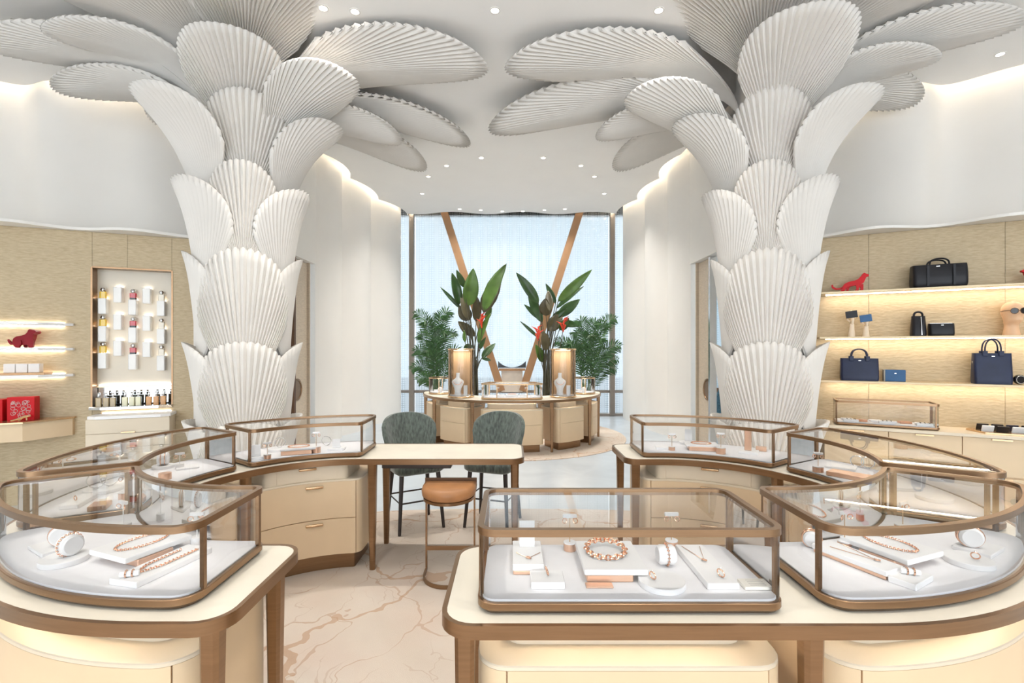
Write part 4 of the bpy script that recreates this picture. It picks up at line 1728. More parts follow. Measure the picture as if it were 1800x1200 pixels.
ROWN = ['top', 'middle', 'bottom']
for r, yt in enumerate((524, 573, 620)):
    for x, lq, nm, dk in ((180, YEL, 'yellow', None), (233, REDP, 'red', BLACKP), (283, CLEARP, 'clear', None)):
        yy = yt + (x - 180) * .045
        u, z = bracket(x, yy, 'frosted acrylic bracket under the %s perfume bottle, %s row of the niche' % (nm, ROWN[r]), 'lit acrylic brackets in the perfume niche')
        q = LW.at(u, -.092, z + .0005)
        bottle(*q, .058, .118, lq, '%s perfume bottle on its bracket in the %s row of the niche' % (nm, ROWN[r]), 'perfume bottles on brackets', dark=dk)
for r, yt in enumerate((503, 551, 597)):
    for x, nm in ((207, 'yellow and red'), (258, 'red and clear')):
        bracket(x, yt + (x - 180) * .045, 'empty frosted acrylic bracket in the %s gap between the %s bottle columns' % (ROWN[r], nm), 'lit acrylic brackets in the perfume niche')
for i, x in enumerate((175, 188, 200, 221, 233, 244.5, 263, 275.5, 288)):
    lq, nm = ((GOLDP, 'dark golden'), (PALEP, 'pale yellow'), (AMBER, 'amber'))[i // 3]
    u, z = LW.uz(x, 700, 0.0)
    bottle(*LW.at(u, .02, NZ0 + .0005), .050, .150, lq, '%s perfume bottle on the mirrored tray below the niche' % nm, '%s bottles on the mirrored tray' % nm, round_cap=False)

# ---- drawer chest below the niche
CU1, CZ1 = LW.uz(150, 733, .28)
CU0 = LW.uz(298, 733, .28)[0]
t = thing('wall_drawer_chest', 'wall-hung champagne drawer chest with glowing top below the perfume niche', 'chest of drawers', LW.at((CU0 + CU1) / 2, .14, CZ1 - .48))
obj('body', LW.slab(CU0 + .01, CU1 - .01, .001, .265, CZ1 - .48, CZ1 - .03), LACQ2, t, smooth=False)
obj('top', MB().prism(LW.poly([(CU0, .001), (CU1, .001), (CU1, .24), (CU1 - .08, .285), (CU0 + .08, .285), (CU0, .24)]), CZ1 - .03, CZ1, ch=.003), WHITEP, t, smooth=False)
for k in range(3):
    d = obj('drawer', LW.slab(CU0, CU1, .265, .282, CZ1 - .178 - .148 * k, CZ1 - .034 - .148 * k, ch=.002), LACQ2, t, smooth=False)
    obj('handle', LW.slab((CU0 + CU1) / 2 - .06, (CU0 + CU1) / 2 + .06, .282, .297, CZ1 - .178 - .148 * k, CZ1 - .166 - .148 * k), BRASS, d, smooth=False)
obj('light_strip', LW.slab(CU0 + .05, CU1 - .05, .004, .014, CZ1 + .001, CZ1 + .008), LED_SHELF_L, t, smooth=False)

# ---- perfume side shelves
SU0 = LW.uz(118, 600, .22)[0]
for k, (y, lb) in enumerate(((566, 'topmost empty white wall shelf above the sitting red panther'), (611, 'white lit wall shelf carrying the sitting red panther'), (659, 'white lit wall shelf carrying three pale boxes'))):
    z = LW.uz(60, y, .22)[1]
    t = thing('wall_shelf', lb, 'shelf', LW.at((SU0 + UEND) / 2, .1, z - .03))
    obj('board', MB().prism(LW.poly([(SU0 + .02, .001), (SU0 + .02, .04), (SU0 + .22, .24), (UEND, .24), (UEND, .001)]), z - .026, z, ch=.003), WHITEP, t, smooth=False)
    obj('light_strip', LW.slab(SU0 + .10, UEND - .1, .012, .022, z - .033, z - .027), LED_SHELF_L, t, smooth=False)
    obj('light_strip', LW.slab(SU0 + .10, UEND - .1, .006, .014, z + .0005, z + .005), LED_SHELF_L, t, smooth=False)
    if k == 1:
        ZP = z
    if k == 2:
        ZB = z
BZ = LW.uz(60, 740, .3)[1]
t = thing('wall_console', 'champagne wall console with chamfered end holding the red gift boxes', 'console', LW.at((SU0 + UEND) / 2, .15, BZ - .25))
obj('body', MB().prism(LW.poly([(SU0 + .02, .001), (SU0 + .02, .05), (SU0 + .30, .33), (UEND, .33), (UEND, .001)]), BZ - .19, BZ - .016), LACQ, t, smooth=False)
obj('top', MB().prism(LW.poly([(SU0 + .005, .001), (SU0 + .005, .055), (SU0 + .29, .345), (UEND, .345), (UEND, .001)]), BZ - .016, BZ, ch=.003), BRASS, t, smooth=False)


def silhouette(W, x0, y0, x1, y1, pts, n0, th, zbase=None):
    """outline given on a unit square over the photo box x0..x1 / y0..y1, set upright with thickness th"""
    ua, za = W.uz(x0, y1, n0)
    ub, zb = W.uz(x1, y1, n0)
    _, zt = W.uz((x0 + x1) / 2, y0, n0)
    z0 = zbase if zbase is not None else (za + zb) / 2
    H = zt - (za + zb) / 2
    q = [(ua + (ub - ua) * a, z0 + H * b_) for a, b_ in pts]
    ar = sum(q[i][0] * q[(i + 1) % len(q)][1] - q[(i + 1) % len(q)][0] * q[i][1] for i in range(len(q)))
    N = len(q)
    mb = MB()
    vs = [W.at(u, n0 + th / 2, z) for u, z in q] + [W.at(u, n0 - th / 2, z) for u, z in q]
    mb.add(vs, [tuple(range(N)), tuple(range(2 * N - 1, N - 1, -1))] + [(i, N + i, N + (i + 1) % N, (i + 1) % N) for i in range(N)])
    return mb


# sitting big cat (perfume shelf) and prowling big cat (handbag shelf) as thick folded-card sculptures
SIT_B = [(.22, .18), (.20, .36), (.24, .52), (.34, .62), (.50, .66), (.62, .74), (.70, .88), (.72, .98), (.80, 1.0), (.86, .97), (.95, .95), (1.0, .86), (.98, .78), (.90, .74), (.88, .60), (.84, .40), (.80, .22), (.66, .16), (.44, .14)]
SIT_L1 = [(.20, .36), (.18, .18), (.26, .0), (.38, .0), (.40, .10), (.46, .22), (.44, .40)]
SIT_L2 = [(.66, .45), (.66, .12), (.70, .0), (.82, .0), (.84, .1), (.86, .45)]
SIT_L3 = [(.54, .35), (.52, .12), (.54, .0), (.66, .0), (.66, .12), (.70, .4)]
SIT_T = [(.24, .26), (.14, .26), (.08, .38), (.02, .46), (.0, .40), (.04, .26), (.10, .16), (.22, .16)]
t = thing('panther_sculpture', 'deep red sitting big cat sculpture on the perfume-side shelf', 'sculpture', LW.at(LW.uz(45, 605, .1)[0], .12, ZP))
for nm, P, n0, th in (('body', SIT_B, .12, .07), ('leg', SIT_L1, .155, .03), ('leg', SIT_L2, .15, .028), ('leg', SIT_L3, .09, .028), ('leg', SIT_L1, .085, .03), ('tail', SIT_T, .12, .025)):
    obj(nm, silhouette(LW, 14, 576, 68, 608, P, n0, th, ZP + .0005), DARKRED, t, smooth=False)
obj('head', silhouette(LW, 14, 576, 68, 608, [(.74, .76), (.72, .92), (.78, 1.02), (.82, .98), (.96, .96), (1.01, .86), (.97, .78), (.86, .72)], .12, .10, ZP + .0005), DARKRED, t, smooth=False)

for i, x in enumerate((20, 41.5, 63)):
    u, _ = LW.uz(x, 650, .12)
    mb = MB().box(LW.at(u, .12, ZB + .0225 + .045), (.088, .08, .088), rz=LW.ang, ch=.003)
    b_ = tag(obj('gift_box', mb, PALEBOX, smooth=False), 'small pale square box in the row of three on the oak tray', 'box', 'three pale boxes on the oak tray')
ua, ub = LW.uz(3, 655, .12)[0], LW.uz(86, 655, .12)[0]
tag(obj('oak_tray', LW.slab(min(ua, ub), max(ua, ub), .04, .21, ZB + .0005, ZB + .022, ch=.003), WOODT, smooth=False), 'flat oak tray under three pale boxes on the wall shelf', 'tray')
# red gift boxes on the console
REDM = mat('red_patterned_card', (0.5, 0.008, 0.02), 0.45, var=0.25, scale=60)
u1 = LW.uz(48, 735, .12)[0]
t = thing('gift_box', 'red gift box with a pale filigree front on the perfume-side console', 'box', LW.at(u1, .14, BZ))
hb = .23
obj('box_body', MB().box(LW.at(u1 + .02, .14, BZ + .0005 + hb / 2), (.21, .10, hb), rz=LW.ang, ch=.002), RED, t, smooth=False)
mb = MB()
random.seed(5)
for k in range(26):
    uu, zz = u1 + .02 + random.uniform(-.065, .065), BZ + .04 + random.uniform(0, .15)
    mb.torus(LW.at(uu, .1915, zz), (LW.n[0], LW.n[1], 0), random.uniform(.008, .02), .0022, 12, 4)
obj('filigree', mb, mat('silver_foil', (.75, .62, .60), .3, .6), t)
u2 = LW.uz(0, 735, .12)[0]
t = thing('gift_box', 'red gift box with a white front label at the end of the console', 'box', LW.at(u2 + .03, .12, BZ))
obj('box_body', MB().box(LW.at(u2 + .05, .12, BZ + .0005 + .105), (.20, .14, .21), rz=LW.ang, ch=.002), RED, t, smooth=False)
obj('front_label', MB().box(LW.at(u2 + .05, .1915, BZ + .105), (.15, .002, .17), rz=LW.ang), WHITEP, t, smooth=False)
obj('red_emblem', MB().box(LW.at(u2 + .05, .1935, BZ + .085), (.09, .002, .10), rz=LW.ang), RED, t, smooth=False)
u3 = LW.uz(42, 735, .26)[0]
mb = MB()
mb.tube([LW.at(u3 + .10, .26, BZ + .008), LW.at(u3 + .04, .25, BZ + .022), LW.at(u3 - .01, .26, BZ + .045), LW.at(u3 - .05, .26, BZ + .050)], [.006, .014, .016, .008], 8)
mb.tube([LW.at(u3 + .02, .25, BZ + .024), LW.at(u3 + .03, .28, BZ + .007)], [.008, .006], 6)
mb.tube([LW.at(u3 - .02, .26, BZ + .04), LW.at(u3 - .03, .28, BZ + .007)], [.008, .006], 6)
tag(obj('brooch', mb, BRASS), 'small golden animal ornament lying in front of the red gift boxes', 'ornament')

# ================================================================== HANDBAG SHELVES
SD = .27
SHELFM = mat('pale_gold_shelf', (0.62, 0.50, 0.32), 0.4, 0.35, var=0.04)
ZS = []
for y, lb in ((506, 'gold-edged lit wall shelf carrying the duffel bag'), (590.5, 'gold-edged lit wall shelf carrying the mannequin head'), (672, 'gold-edged lit wall shelf carrying the two tote bags')):
    z = RW.uz(1600, y, SD)[1]
    ZS.append(z)
    t = thing('wall_shelf', lb, 'shelf', RW.at(UEND / 2, .1, z - .03))
    obj('board', RW.slab(.03, UEND, .001, SD, z - .020, z, ch=.002), SHELFM, t, smooth=False)
    obj('light_strip', RW.slab(.10, UEND - .05, .095, .112, z - .026, z - .0205), LED_SHELF, t, smooth=False)

# wall counter with drawers
WD = .46
WZ = RW.uz(1620, 757, WD)[1]
t = thing('wall_counter_top', 'champagne worktop along the handbag wall', 'worktop', RW.at(UEND / 2, .2, WZ - .03))
obj('worktop', MB().prism(RW.poly([(.001, .001), (UEND, .001), (UEND, WD), (.10, WD), (.001, WD - .14)]), WZ - .028, WZ, ch=.003), LACQ2, t, smooth=False)
edges = [.06] + [RW.uz(x, 770, WD - .02)[0] for x in (1562, 1692)] + [RW.uz(1692, 770, WD - .02)[0] + .55, UEND]
NMS = ['under the wallet display case', 'between the wallet display case and the wallet tray', 'under the wallet tray on the handbag wall', 'beyond the wallet tray on the handbag wall']
for (u0, u1), nm in zip(zip(edges[:-1], edges[1:]), NMS):
    t = thing('wall_cabinet', 'champagne drawer cabinet ' + nm, 'cabinet', RW.at((u0 + u1) / 2, .2, 0))
    obj('body', RW.slab(u0 + .001, u1 - .001, .001, WD - .045, .10, WZ - .029), LACQ, t, smooth=False)
    obj('plinth', RW.slab(u0 + .001, u1 - .001, .001, WD - .10, 0.0, .099), BRONZE, t, smooth=False)
    for k in range(2):
        zt = WZ - .033 - .36 * k
        d = obj('drawer', RW.slab(u0 + .003, u1 - .003, WD - .044, WD - .025, zt - .345, zt, ch=.002), LACQ, t, smooth=False)
        obj('handle', RW.slab((u0 + u1) / 2 - .07, (u0 + u1) / 2 + .07, WD - .025, WD - .010, zt - .016, zt - .002), BRASS, d, smooth=False)


def place(W, x0, x1, n, zs):
    ua, ub = W.uz(x0, 600, n)[0], W.uz(x1, 600, n)[0]
    return (ua + ub) / 2, abs(ub - ua)


def soft_box(w, d, h, r, top_d=None, puff=0.0, n=6, topw=None):
    """soft bag body, base centred on the origin, tapering in depth to top_d"""
    top_d = top_d or d * .5
    topw = topw or w
    mb = MB()
    rows = []
    K = 10
    for i in range(K + 1):
        t = i / K
        ee = 1 - .10 * (1 - min(1, t * 8)) - .06 * max(0, (t - .92) * 12)
        dd = (d + (top_d - d) * t + puff * sin(pi * t)) * ee
        ww = (w + (topw - w) * t) * (1 - .03 * (1 - min(1, t * 8)))
        rows.append((rrect(-ww / 2, -dd / 2, ww / 2, dd / 2, min(r, dd * .45), 4), h * t))
    m = len(rows[0][0])
    for pl, z in rows:
        mb.V += [(x, y, z) for x, y in pl]
    for q in range(K):
        mb.F += [(q * m + i, q * m + (i + 1) % m, q * m + m + (i + 1) % m, q * m + m + i) for i in range(m)]
    mb.F += [tuple(range(m - 1, -1, -1)), tuple(range(K * m, K * m + m))]
    return mb


def arc_handle(w, h, z, y, r=.007, n=14, p=.5):
    return MB().tube([(w / 2 * cos(pi * i / n), y, z + h * abs(sin(pi * i / n)) ** p) for i in range(n + 1)], r, 7, flat=(1, 1.3))


# duffel bag
u, w = place(RW, 1600, 1699, .14, 0)
w *= .97
hD = RW.uz(1650, 459, .14)[1] - RW.uz(1650, 499, .14)[1]
t = thing('duffel_bag', 'black leather duffel bag with two looped handles on the top shelf', 'bag', RW.at(u, .14, ZS[0] + .0005), RW.ang)
obj('bag_body', soft_box(w, .20, hD, .03, .15, .03), BLACKL, t, local=True, ang=60)
for yy in (-.075, .075):
    obj('handle', arc_handle(w * .36, hD * .34, hD * .92, yy * .7, .008), BLACKL, t, local=True)
for xx in (-.1, .1):
    obj('strap', MB().box((xx, -.118, hD * .5), (.018, .004, hD * .86)), BLACKL, t, local=True, smooth=False)
    obj('strap', MB().box((xx, .118, hD * .5), (.018, .004, hD * .86)), BLACKL, t, local=True, smooth=False)
for sy in (1, -1):
    obj('logo_plate', MB().box((-.02, sy * .098, hD * .90), (.028, .004, .006)), SILVER, t, local=True, smooth=False)
tagm = MB().tube([(-w * .22, .112, hD * .95), (-w * .23, .125, hD * .8)], .003, 5)
tagm.box((-w * .235, .126, hD * .62), (.045, .006, .10), ch=.002)
obj('luggage_tag', tagm, BLACKL, t, local=True)


def tote(label, x0, x1, ytop, ybot, zs, mat_, hh, name='tote_bag'):
    u, w = place(RW, x0, x1, .15, 0)
    h = RW.uz((x0 + x1) / 2, ytop, .15)[1] - RW.uz((x0 + x1) / 2, ybot, .15)[1]
    t = thing(name, label, 'bag', RW.at(u, .15, zs + .0005), RW.ang)
    obj('bag_body', soft_box(w, .15, h, .02, .08, .0, topw=w * .99), mat_, t, local=True, ang=60)
    for yy in (-.04, .04):
        hd = obj('handle', arc_handle(w * .42, hh, h * .93, yy, .0065), mat_, t, local=True)
        for s in (-1, 1):
            obj('handle_tab', MB().box((s * w * .21, yy * 1.25, h * .99), (.036, .010, .05), ch=.003), mat_, hd, local=True, smooth=False)
    for sy in (1, -1):
        obj('logo_plate', MB().box((.0, sy * .047, h * .90), (.022, .004, .005)), SILVER, t, local=True, smooth=False)
    obj('side_stud', MB().torus((-w * .5, 0, h * .7), (1, 0, 0), .010, .003, 10, 5), SILVER, t, local=True)


tote('wide navy leather tote bag beside the blue box', 1477, 1544, 629, 668, ZS[2], NAVY, .115)
tote('tall navy leather tote bag with long looped handles', 1709, 1777, 620, 674, ZS[2], NAVY, .155)
u, w = place(RW, 1553, 1592, .13, 0)
h = .12
t = thing('gift_box', 'flat blue leather box with a paler end beside the wide tote bag', 'box', RW.at(u, .13, ZS[2] + .0005), RW.ang)
obj('box_body', MB().box((0, 0, h / 2), (w * .92, .09, h), ch=.003), BLUEBOX, t, local=True, smooth=False)
obj('box_end', MB().box((-w * .49 if RW.n[0] * RW.u[1] < 5 else w * .49, 0, h / 2), (.012, .088, h * .98)), mat('taupe_card', (.35, .32, .28), .5), t, local=True, smooth=False)
for sy in (1, -1):
    obj('logo_plate', MB().box((0, sy * .0455, h * .7), (.014, .003, .006)), SILVER, t, local=True, smooth=False)
# wash bags
u, w = place(RW, 1600, 1628, .14, 0)
h = RW.uz(1614, 552, .14)[1] - RW.uz(1614, 588, .14)[1]
t = thing('wash_bag', 'upright black leather wash bag with a steel zip and top loop', 'bag', RW.at(u, .14, ZS[1] + .0005), RW.ang)
obj('bag_body', soft_box(w * 1.0, .13, h * .98, .03, .06, .01, topw=w * .86), BLACKL, t, local=True, ang=60)
obj('handle', arc_handle(w * .55, .055, h * .92, 0, .010), BLACKL, t, local=True)
for sy in (-1, 1):
    z_ = MB()
    z_.tube([(w * .12, sy * .068, .01), (w * .12, sy * .060, h * .5), (w * .12, sy * .038, h * .93)], .006, 6)
    obj('zip', z_, SILVER, t, local=True)
u, w = place(RW, 1632, 1676, .14, 0)
t = thing('pouch', 'boxy black leather pouch lying beside the upright wash bag', 'bag', RW.at(u, .14, ZS[1] + .0005), RW.ang)
obj('bag_body', soft_box(w, .12, .125, .02, .09, .01), BLACKL, t, local=True, ang=60)
obj('zip', MB().box((0, 0, .126), (w * .9, .010, .005)), SILVER, t, local=True, smooth=False)
for sy in (1, -1):
    obj('logo_plate', MB().box((0, sy * .053, .108), (.02, .004, .004)), SILVER, t, local=True, smooth=False)
# prowling cat
PROWL = [(.30, .30), (.36, .46), (.48, .56), (.62, .60), (.72, .68), (.80, .84), (.84, .96), (.88, 1.0), (.92, .95), (1.0, .90), (.99, .80), (.93, .76), (.90, .62), (.86, .46), (.78, .36), (.60, .32), (.46, .28)]
PT_ = [(.34, .36), (.24, .24), (.14, .24), (.06, .34), (.05, .46), (.0, .42), (.02, .26), (.12, .14), (.26, .16), (.38, .28)]
PL1 = [(.32, .34), (.30, .18), (.24, .06), (.25, .0), (.36, .0), (.36, .06), (.40, .18), (.46, .32)]
PL2 = [(.40, .32), (.42, .14), (.36, .0), (.46, .0), (.47, .14), (.52, .32)]
PL3 = [(.66, .36), (.68, .16), (.62, .0), (.73, .0), (.74, .16), (.80, .38)]
PL4 = [(.74, .36), (.79, .16), (.75, .0), (.85, .0), (.86, .16), (.86, .42)]
uc = RW.uz(1494, 506, .13)[0]
t = thing('panther_sculpture', 'bright red prowling big cat sculpture on the shelf beside the duffel bag', 'sculpture', RW.at(uc, .13, ZS[0]))
for nm, P, n0, th in (('body', PROWL, .13, .045), ('tail', PT_, .13, .014), ('leg', PL1, .148, .02), ('leg', PL2, .112, .02), ('leg', PL3, .148, .02), ('leg', PL4, .112, .02)):
    obj(nm, silhouette(RW, 1461, 477, 1527, 509, P, n0, th, ZS[0] + .0005), RED, t, smooth=False)
uc = RW.uz(1806, 490, .13)[0]
t = thing('panther_sculpture', 'bright red crouching big cat sculpture at the frame-side end of the top shelf', 'sculpture', RW.at(uc, .13, ZS[0]))
t['label'] = 'bright red big cat sculpture past the duffel bag on the top shelf'
for nm, P, n0, th in (('body', PROWL, .13, .045), ('tail', PT_, .13, .014), ('leg', PL1, .148, .02), ('leg', PL2, .112, .02), ('leg', PL3, .148, .02), ('leg', PL4, .112, .02)):
    obj(nm, silhouette(RW, 1862, 473, 1794, 500, P, n0, th, ZS[0] + .0005), RED, t, smooth=False)


# mannequin hands holding card holders
def hand(x, ybot, ytop, label, card):
    u, _ = RW.uz(x, ybot, .14)
    H = (ybot - ytop) * 5.2 / F
    t = thing('mannequin_hand', label, 'mannequin', RW.at(u, .14, ZS[1] + .0005), RW.ang)
    mb = MB()
    mb.tube([(0, 0, 0), (0, 0, .01), (.002, 0, H * .30), (.004, 0, H * .48)], [.034, .033, .024, .019], 12, flat=(1, .85))
    mb.tube([(.004, 0, H * .44), (.006, 0, H * .52), (.008, .0, H * .64), (.010, 0, H * .72)], [.018, .026, .030, .024], 12, flat=(.55, 1.0))
    for k, (dx, l) in enumerate(((-.020, .86), (-.006, .97), (.008, .93), (.022, .82))):
        b0 = (.008 + dx, 0, H * .68)
        mb.tube([b0, (.008 + dx * 1.2, .010, H * (.68 + (l - .68) * .5)), (.008 + dx * 1.3, .026, H * l), (.008 + dx * 1.3, .044, H * (l - .04))], [.0085, .0082, .0075, .006], 8)
    mb.tube([(-.012, .004, H * .55), (-.036, .018, H * .63), (-.034, .036, H * .72), (-.026, .046, H * .77)], [.010, .009, .008, .006], 8)
    obj('hand', mb, IVORY, t, local=True, ang=60)
    c_ = tag(obj('card_holder', MB().box((0, 0, 0), (.105, .010, .075), ch=.002), card, local=True, smooth=False), 'small card holder held by the ' + label.split(' on ')[0], 'card holder')
    c_.location = RW.at(u - .004, .14 + (.030 if RW.n[1] < 0 else -.03), ZS[1] + H * .82)
    c_.rotation_euler = (0, radians(-8), RW.ang)
    return t


hand(1497, 588, 540, 'taller ivory mannequin hand on the shelf above the wide tote', BLACKL)
hand(1522, 588, 549, 'shorter ivory mannequin hand on the shelf above the wide tote', BLUEBOX)

# mannequin head with sunglasses
u, _ = RW.uz(1779, 585, .14)
t = thing('display_mannequin', 'beige mannequin head wearing dark sunglasses on the middle shelf', 'mannequin', RW.at(u, .14, ZS[1] + .0005), RW.ang + radians(187))
N, M = 28, 26
vs, fs = [], []
HH = .325
for j in range(M + 1):
    z = HH * j / M
    tz = z / HH
    for i in range(N):
        a = 2 * pi * i / N          # a = 90 deg is the face direction
        if tz < .40:
            rx = .050 + .014 * (1 - tz / .4) ** 2
            ry, cy = rx * 1.05, -.012
            k = max(0, (tz - .30) / .10)
            rx += .012 * k
            ry += .020 * k
            cy += .014 * k
        else:
            q = (tz - .40) / .60
            prof = sqrt(max(0.0, 1 - (max(0, q - .52) / .48) ** 2.3))
            low = min(1, .74 + q * .62)
            rx = .078 * prof * low
            ry = .100 * prof * min(1, .80 + q * .5)
            cy = .004 + .006 * (1 - q)
        x, y = rx * cos(a), cy + ry * sin(a)
        f = max(0.0, sin(a)) ** 10
        side = abs(x)
        if .40 < tz < .95 and sin(a) > 0:
            nose = math.exp(-((tz - .625) / .05) ** 2) * math.exp(-(x / .011) ** 2) * .026 + math.exp(-((tz - .69) / .05) ** 2) * math.exp(-(x / .009) ** 2) * .010
            lips = math.exp(-((tz - .535) / .018) ** 2) * math.exp(-(x / .022) ** 2) * .009
            chin = math.exp(-((tz - .455) / .03) ** 2) * math.exp(-(x / .03) ** 2) * .010
            eye = -math.exp(-((tz - .705) / .028) ** 2) * math.exp(-((side - .030) / .016) ** 2) * .008
            y += nose + lips + chin + eye
        vs.append((x, y, z))
for j in range(M):
    for i in range(N):
        fs.append((j * N + i, j * N + (i + 1) % N, (j + 1) * N + (i + 1) % N, (j + 1) * N + i))
fs += [tuple(range(N - 1, -1, -1)), tuple(range(M * N, M * N + N))]
obj('head', MB().add(vs, fs), SKINM, t, local=True, ang=70)
for s in (-1, 1):
    obj('ear', MB().ball((s * .074, -.002, HH * .66), .022, 10, 8, (.35, .7, 1.1)), SKINM, t, local=True)
g = MB()
for s in (-1, 1):
    g.lathe([(0, -.003), (.024, -.003), (.027, 0), (.024, .003), (0, .003)], (s * .033, .112, HH * .70), 18, axis=(s * .25, 1, 0))
gl = thing('sunglasses', 'dark oval sunglasses worn by the mannequin head', 'sunglasses', RW.at(u, .14, ZS[1] + .0005), RW.ang + radians(187))
obj('lens', g, BLACKP, gl, local=True)
fr = MB()
for s in (-1, 1):
    fr.torus((s * .033, .113, HH * .70), (s * .25, 1, 0), .027, .0028, 20, 6)
    fr.tube([(s * .060, .104, HH * .715), (s * .079, .05, HH * .715), (s * .082, -.01, HH * .70)], .003, 6)
fr.tube([(-.008, .118, HH * .705), (.008, .118, HH * .705)], .003, 6)
obj('frame', fr, DARKBR, gl, local=True)

# round table clock past the tall tote
u, _ = RW.uz(1792, 665, .14)
t = thing('travel_clock', 'small round black and steel clock beside the tall tote bag', 'clock', RW.at(u, .14, ZS[2] + .0005), RW.ang)
obj('case', MB().lathe([(.0, -.022), (.040, -.022), (.046, -.01), (.046, .012), (.038, .02), (0, .018)], (0, 0, .047), 24, axis=(.3, -1, 0)), BLACKP, t, local=True)
obj('bezel', MB().torus((.004, -.016, .047), (.3, -1, 0), .036, .005, 24, 6), SILVER, t, local=True)
obj('bezel', MB().torus((-.004, .016, .047), (.3, -1, 0), .036, .005, 24, 6), SILVER, t, local=True)

# wallet display case and wallet tray on the worktop
cu, cw = place(RW, 1464, 1652, .25, 0)


class WI:
    """adapter: local x along the wall, y towards the room"""
    s = RW.ang

    def pt(self, x, y):
        return RW.at(x, y)[:2]

    def T(self, p):
        q = [self.pt(x, y) for x, y in p]
        a = sum(q[i][0] * q[(i + 1) % len(q)][1] - q[(i + 1) % len(q)][0] * q[i][1] for i in range(len(q)))
        return q if a > 0 else q[::-1]


c0, c1_ = cu - cw / 2 + .01, cu + cw / 2 - .03
out = rrect(c0, .09, c1_, .40, .03)
hc = RW.uz(1540, 706, .4)[1] - WZ
wi = WI()
ctr = RW.at((c0 + c1_) / 2, .245, WZ)
case(wi, out, 'slim bronze-framed glass case of wallets on the handbag wall worktop', [0, 6, 12, 18], z0=WZ + .0005, h=max(.2, hc), base_h=.028, frame=BRONZE, post=.006)
WALM = [mat('tan_wallet', (.55, .25, .12), .45), BLACKL, WHITEP, NAVY]
zc = WZ + .036
lbls = ['tan', 'black', 'cream', 'navy']
for i in range(6):
    uu = c0 + .12 + (c1_ - c0 - .24) * i / 5
    k = (2, 0, 2, 2, 0, 2)[i]
    tag(obj('wallet', MB().box(RW.at(uu, .23 + .04 * (i % 2), zc + .009), (.10, .085, .018), rz=RW.ang + .15 * (-1) ** i, ch=.003), WALM[k], smooth=False),
        '%s wallet lying flat in the wallet display case' % lbls[k], 'wallet', '%s wallets in the wall case' % lbls[k])
for j in range(3):
    uu = c0 + .14 + .30 * j
    mb = MB()
    mb.box(RW.at(uu, .34, zc + .012), (.13, .05, .024), rz=RW.ang, ch=.002)
    pt_ = thing('pen_rest', 'white rest with slim dark pens in the wallet display case', 'pen rest', RW.at(uu, .34, zc), group='pen rests in the wall case')
    obj('rest', mb, WHITEP, pt_, smooth=False)
    for q in range(3):
        obj('pen', MB().tube([RW.at(uu - .035 + .035 * q, .32, zc + .029), RW.at(uu - .035 + .035 * q, .362, zc + .029)], .004, 6), BLACKP, pt_)
ta, tb = RW.uz(1702, 745, .25)[0], UEND - .5
tag(obj('display_tray', MB().prism(RW.poly([(ta, .18), (ta + .08, .40), (tb, .40), (tb, .10), (ta + .05, .10)]), WZ + .0005, WZ + .016, ch=.003), BRASS, smooth=False), 'gold-rimmed tray of small leather goods on the handbag wall worktop', 'tray')
for i in range(12):
    uu = ta + .12 + .105 * (i // 2)
    k = (1, 2, 1, 1, 3, 2, 1, 1, 3, 1, 1, 2)[i]
    if uu > tb - .08:
        continue
    c = RW.at(uu, .18 + .14 * (i % 2), WZ + .016 + .028)
    mb = MB()
    mb.box((0, 0, 0), (.085, .012, .062), ch=.002)
    q = tag(obj('wallet', mb, WALM[k], local=True, smooth=False), '%s card wallet leaning on the gold-rimmed tray' % lbls[k], 'wallet', '%s card wallets on the tray' % lbls[k])
    q.location = c
    q.rotation_euler = (radians(28), 0, RW.ang)


# ================================================================== JEWELLERY DISPLAYS
DZ = TOPZ + .0405     # surface of the display pads


def chain(mb, path, R, r, closed=False, step=None):
    """oval links along a path, every second one turned"""
    P = [Vector(p) for p in path]
    if closed:
        P.append(P[0])
    step = step or R * 1.5
    acc, k = 0.0, 0
    for a, b in zip(P[:-1], P[1:]):
        l = (b - a).length
        t = -acc
        while t + step <= l:
            t += step
            c = a + (b - a) * (t / l)
            d = (b - a).normalized()
            ax = Vector((0, 0, 1)) if k % 2 else d.cross(Vector((0, 0, 1))).normalized()
            mb.torus(c, ax, R, r, 8, 4)
            k += 1
        acc = l - t
    return mb


def block(cx, cy, w, d, h, rz, label, z=DZ, m=None, name='display_block', group=None):
    return tag(obj(name, MB().box((cx, cy, z + h / 2), (w, d, h), rz=rz, ch=min(.0025, h * .2)), m or WHITEP, smooth=False), label, 'display block', group)


def ring(cx, cy, z, rz, label, r=.010, group=None):
    t = thing('ring', label, 'ring', (cx, cy, z), group=group)
    obj('band', MB().torus((cx, cy, z + r + .001), (cos(rz), sin(rz), .25), r, .0022, 18, 6), GOLD, t)
    obj('stone', MB().lathe([(0, -.003), (.003, 0), (.0022, .0022), (0, .0022)], (cx, cy, z + 2 * r + .0035), 8), SILVER, t)
    return t


def ring_roll(cx, cy, z, rz, label):
    """two bands on a small white roll"""
    t = thing('ring_roll', label, 'ring display', (cx, cy, z))
    dx, dy = cos(rz), sin(rz)
    obj('roll', MB().lathe([(0, -.026), (.008, -.026), (.009, -.024), (.009, .024), (.008, .026), (0, .026)], (cx, cy, z + .0095), 14, axis=(dx, dy, 0)), WHITEP, t)
    for k in (-.009, .009):
        obj('ring', MB().torus((cx + dx * k, cy + dy * k, z + .0105), (dx, dy, 0), .0105, .0024, 18, 6), GOLD, t)
    return t


def disc(cx, cy, r, label, h=.018, z=DZ):
    return tag(obj('display_disc', MB().lathe([(0, 0), (r - .001, 0), (r, .002), (r, h - .002), (r - .002, h), (0, h)], (cx, cy, z), 40), WHITEP), label, 'display disc')


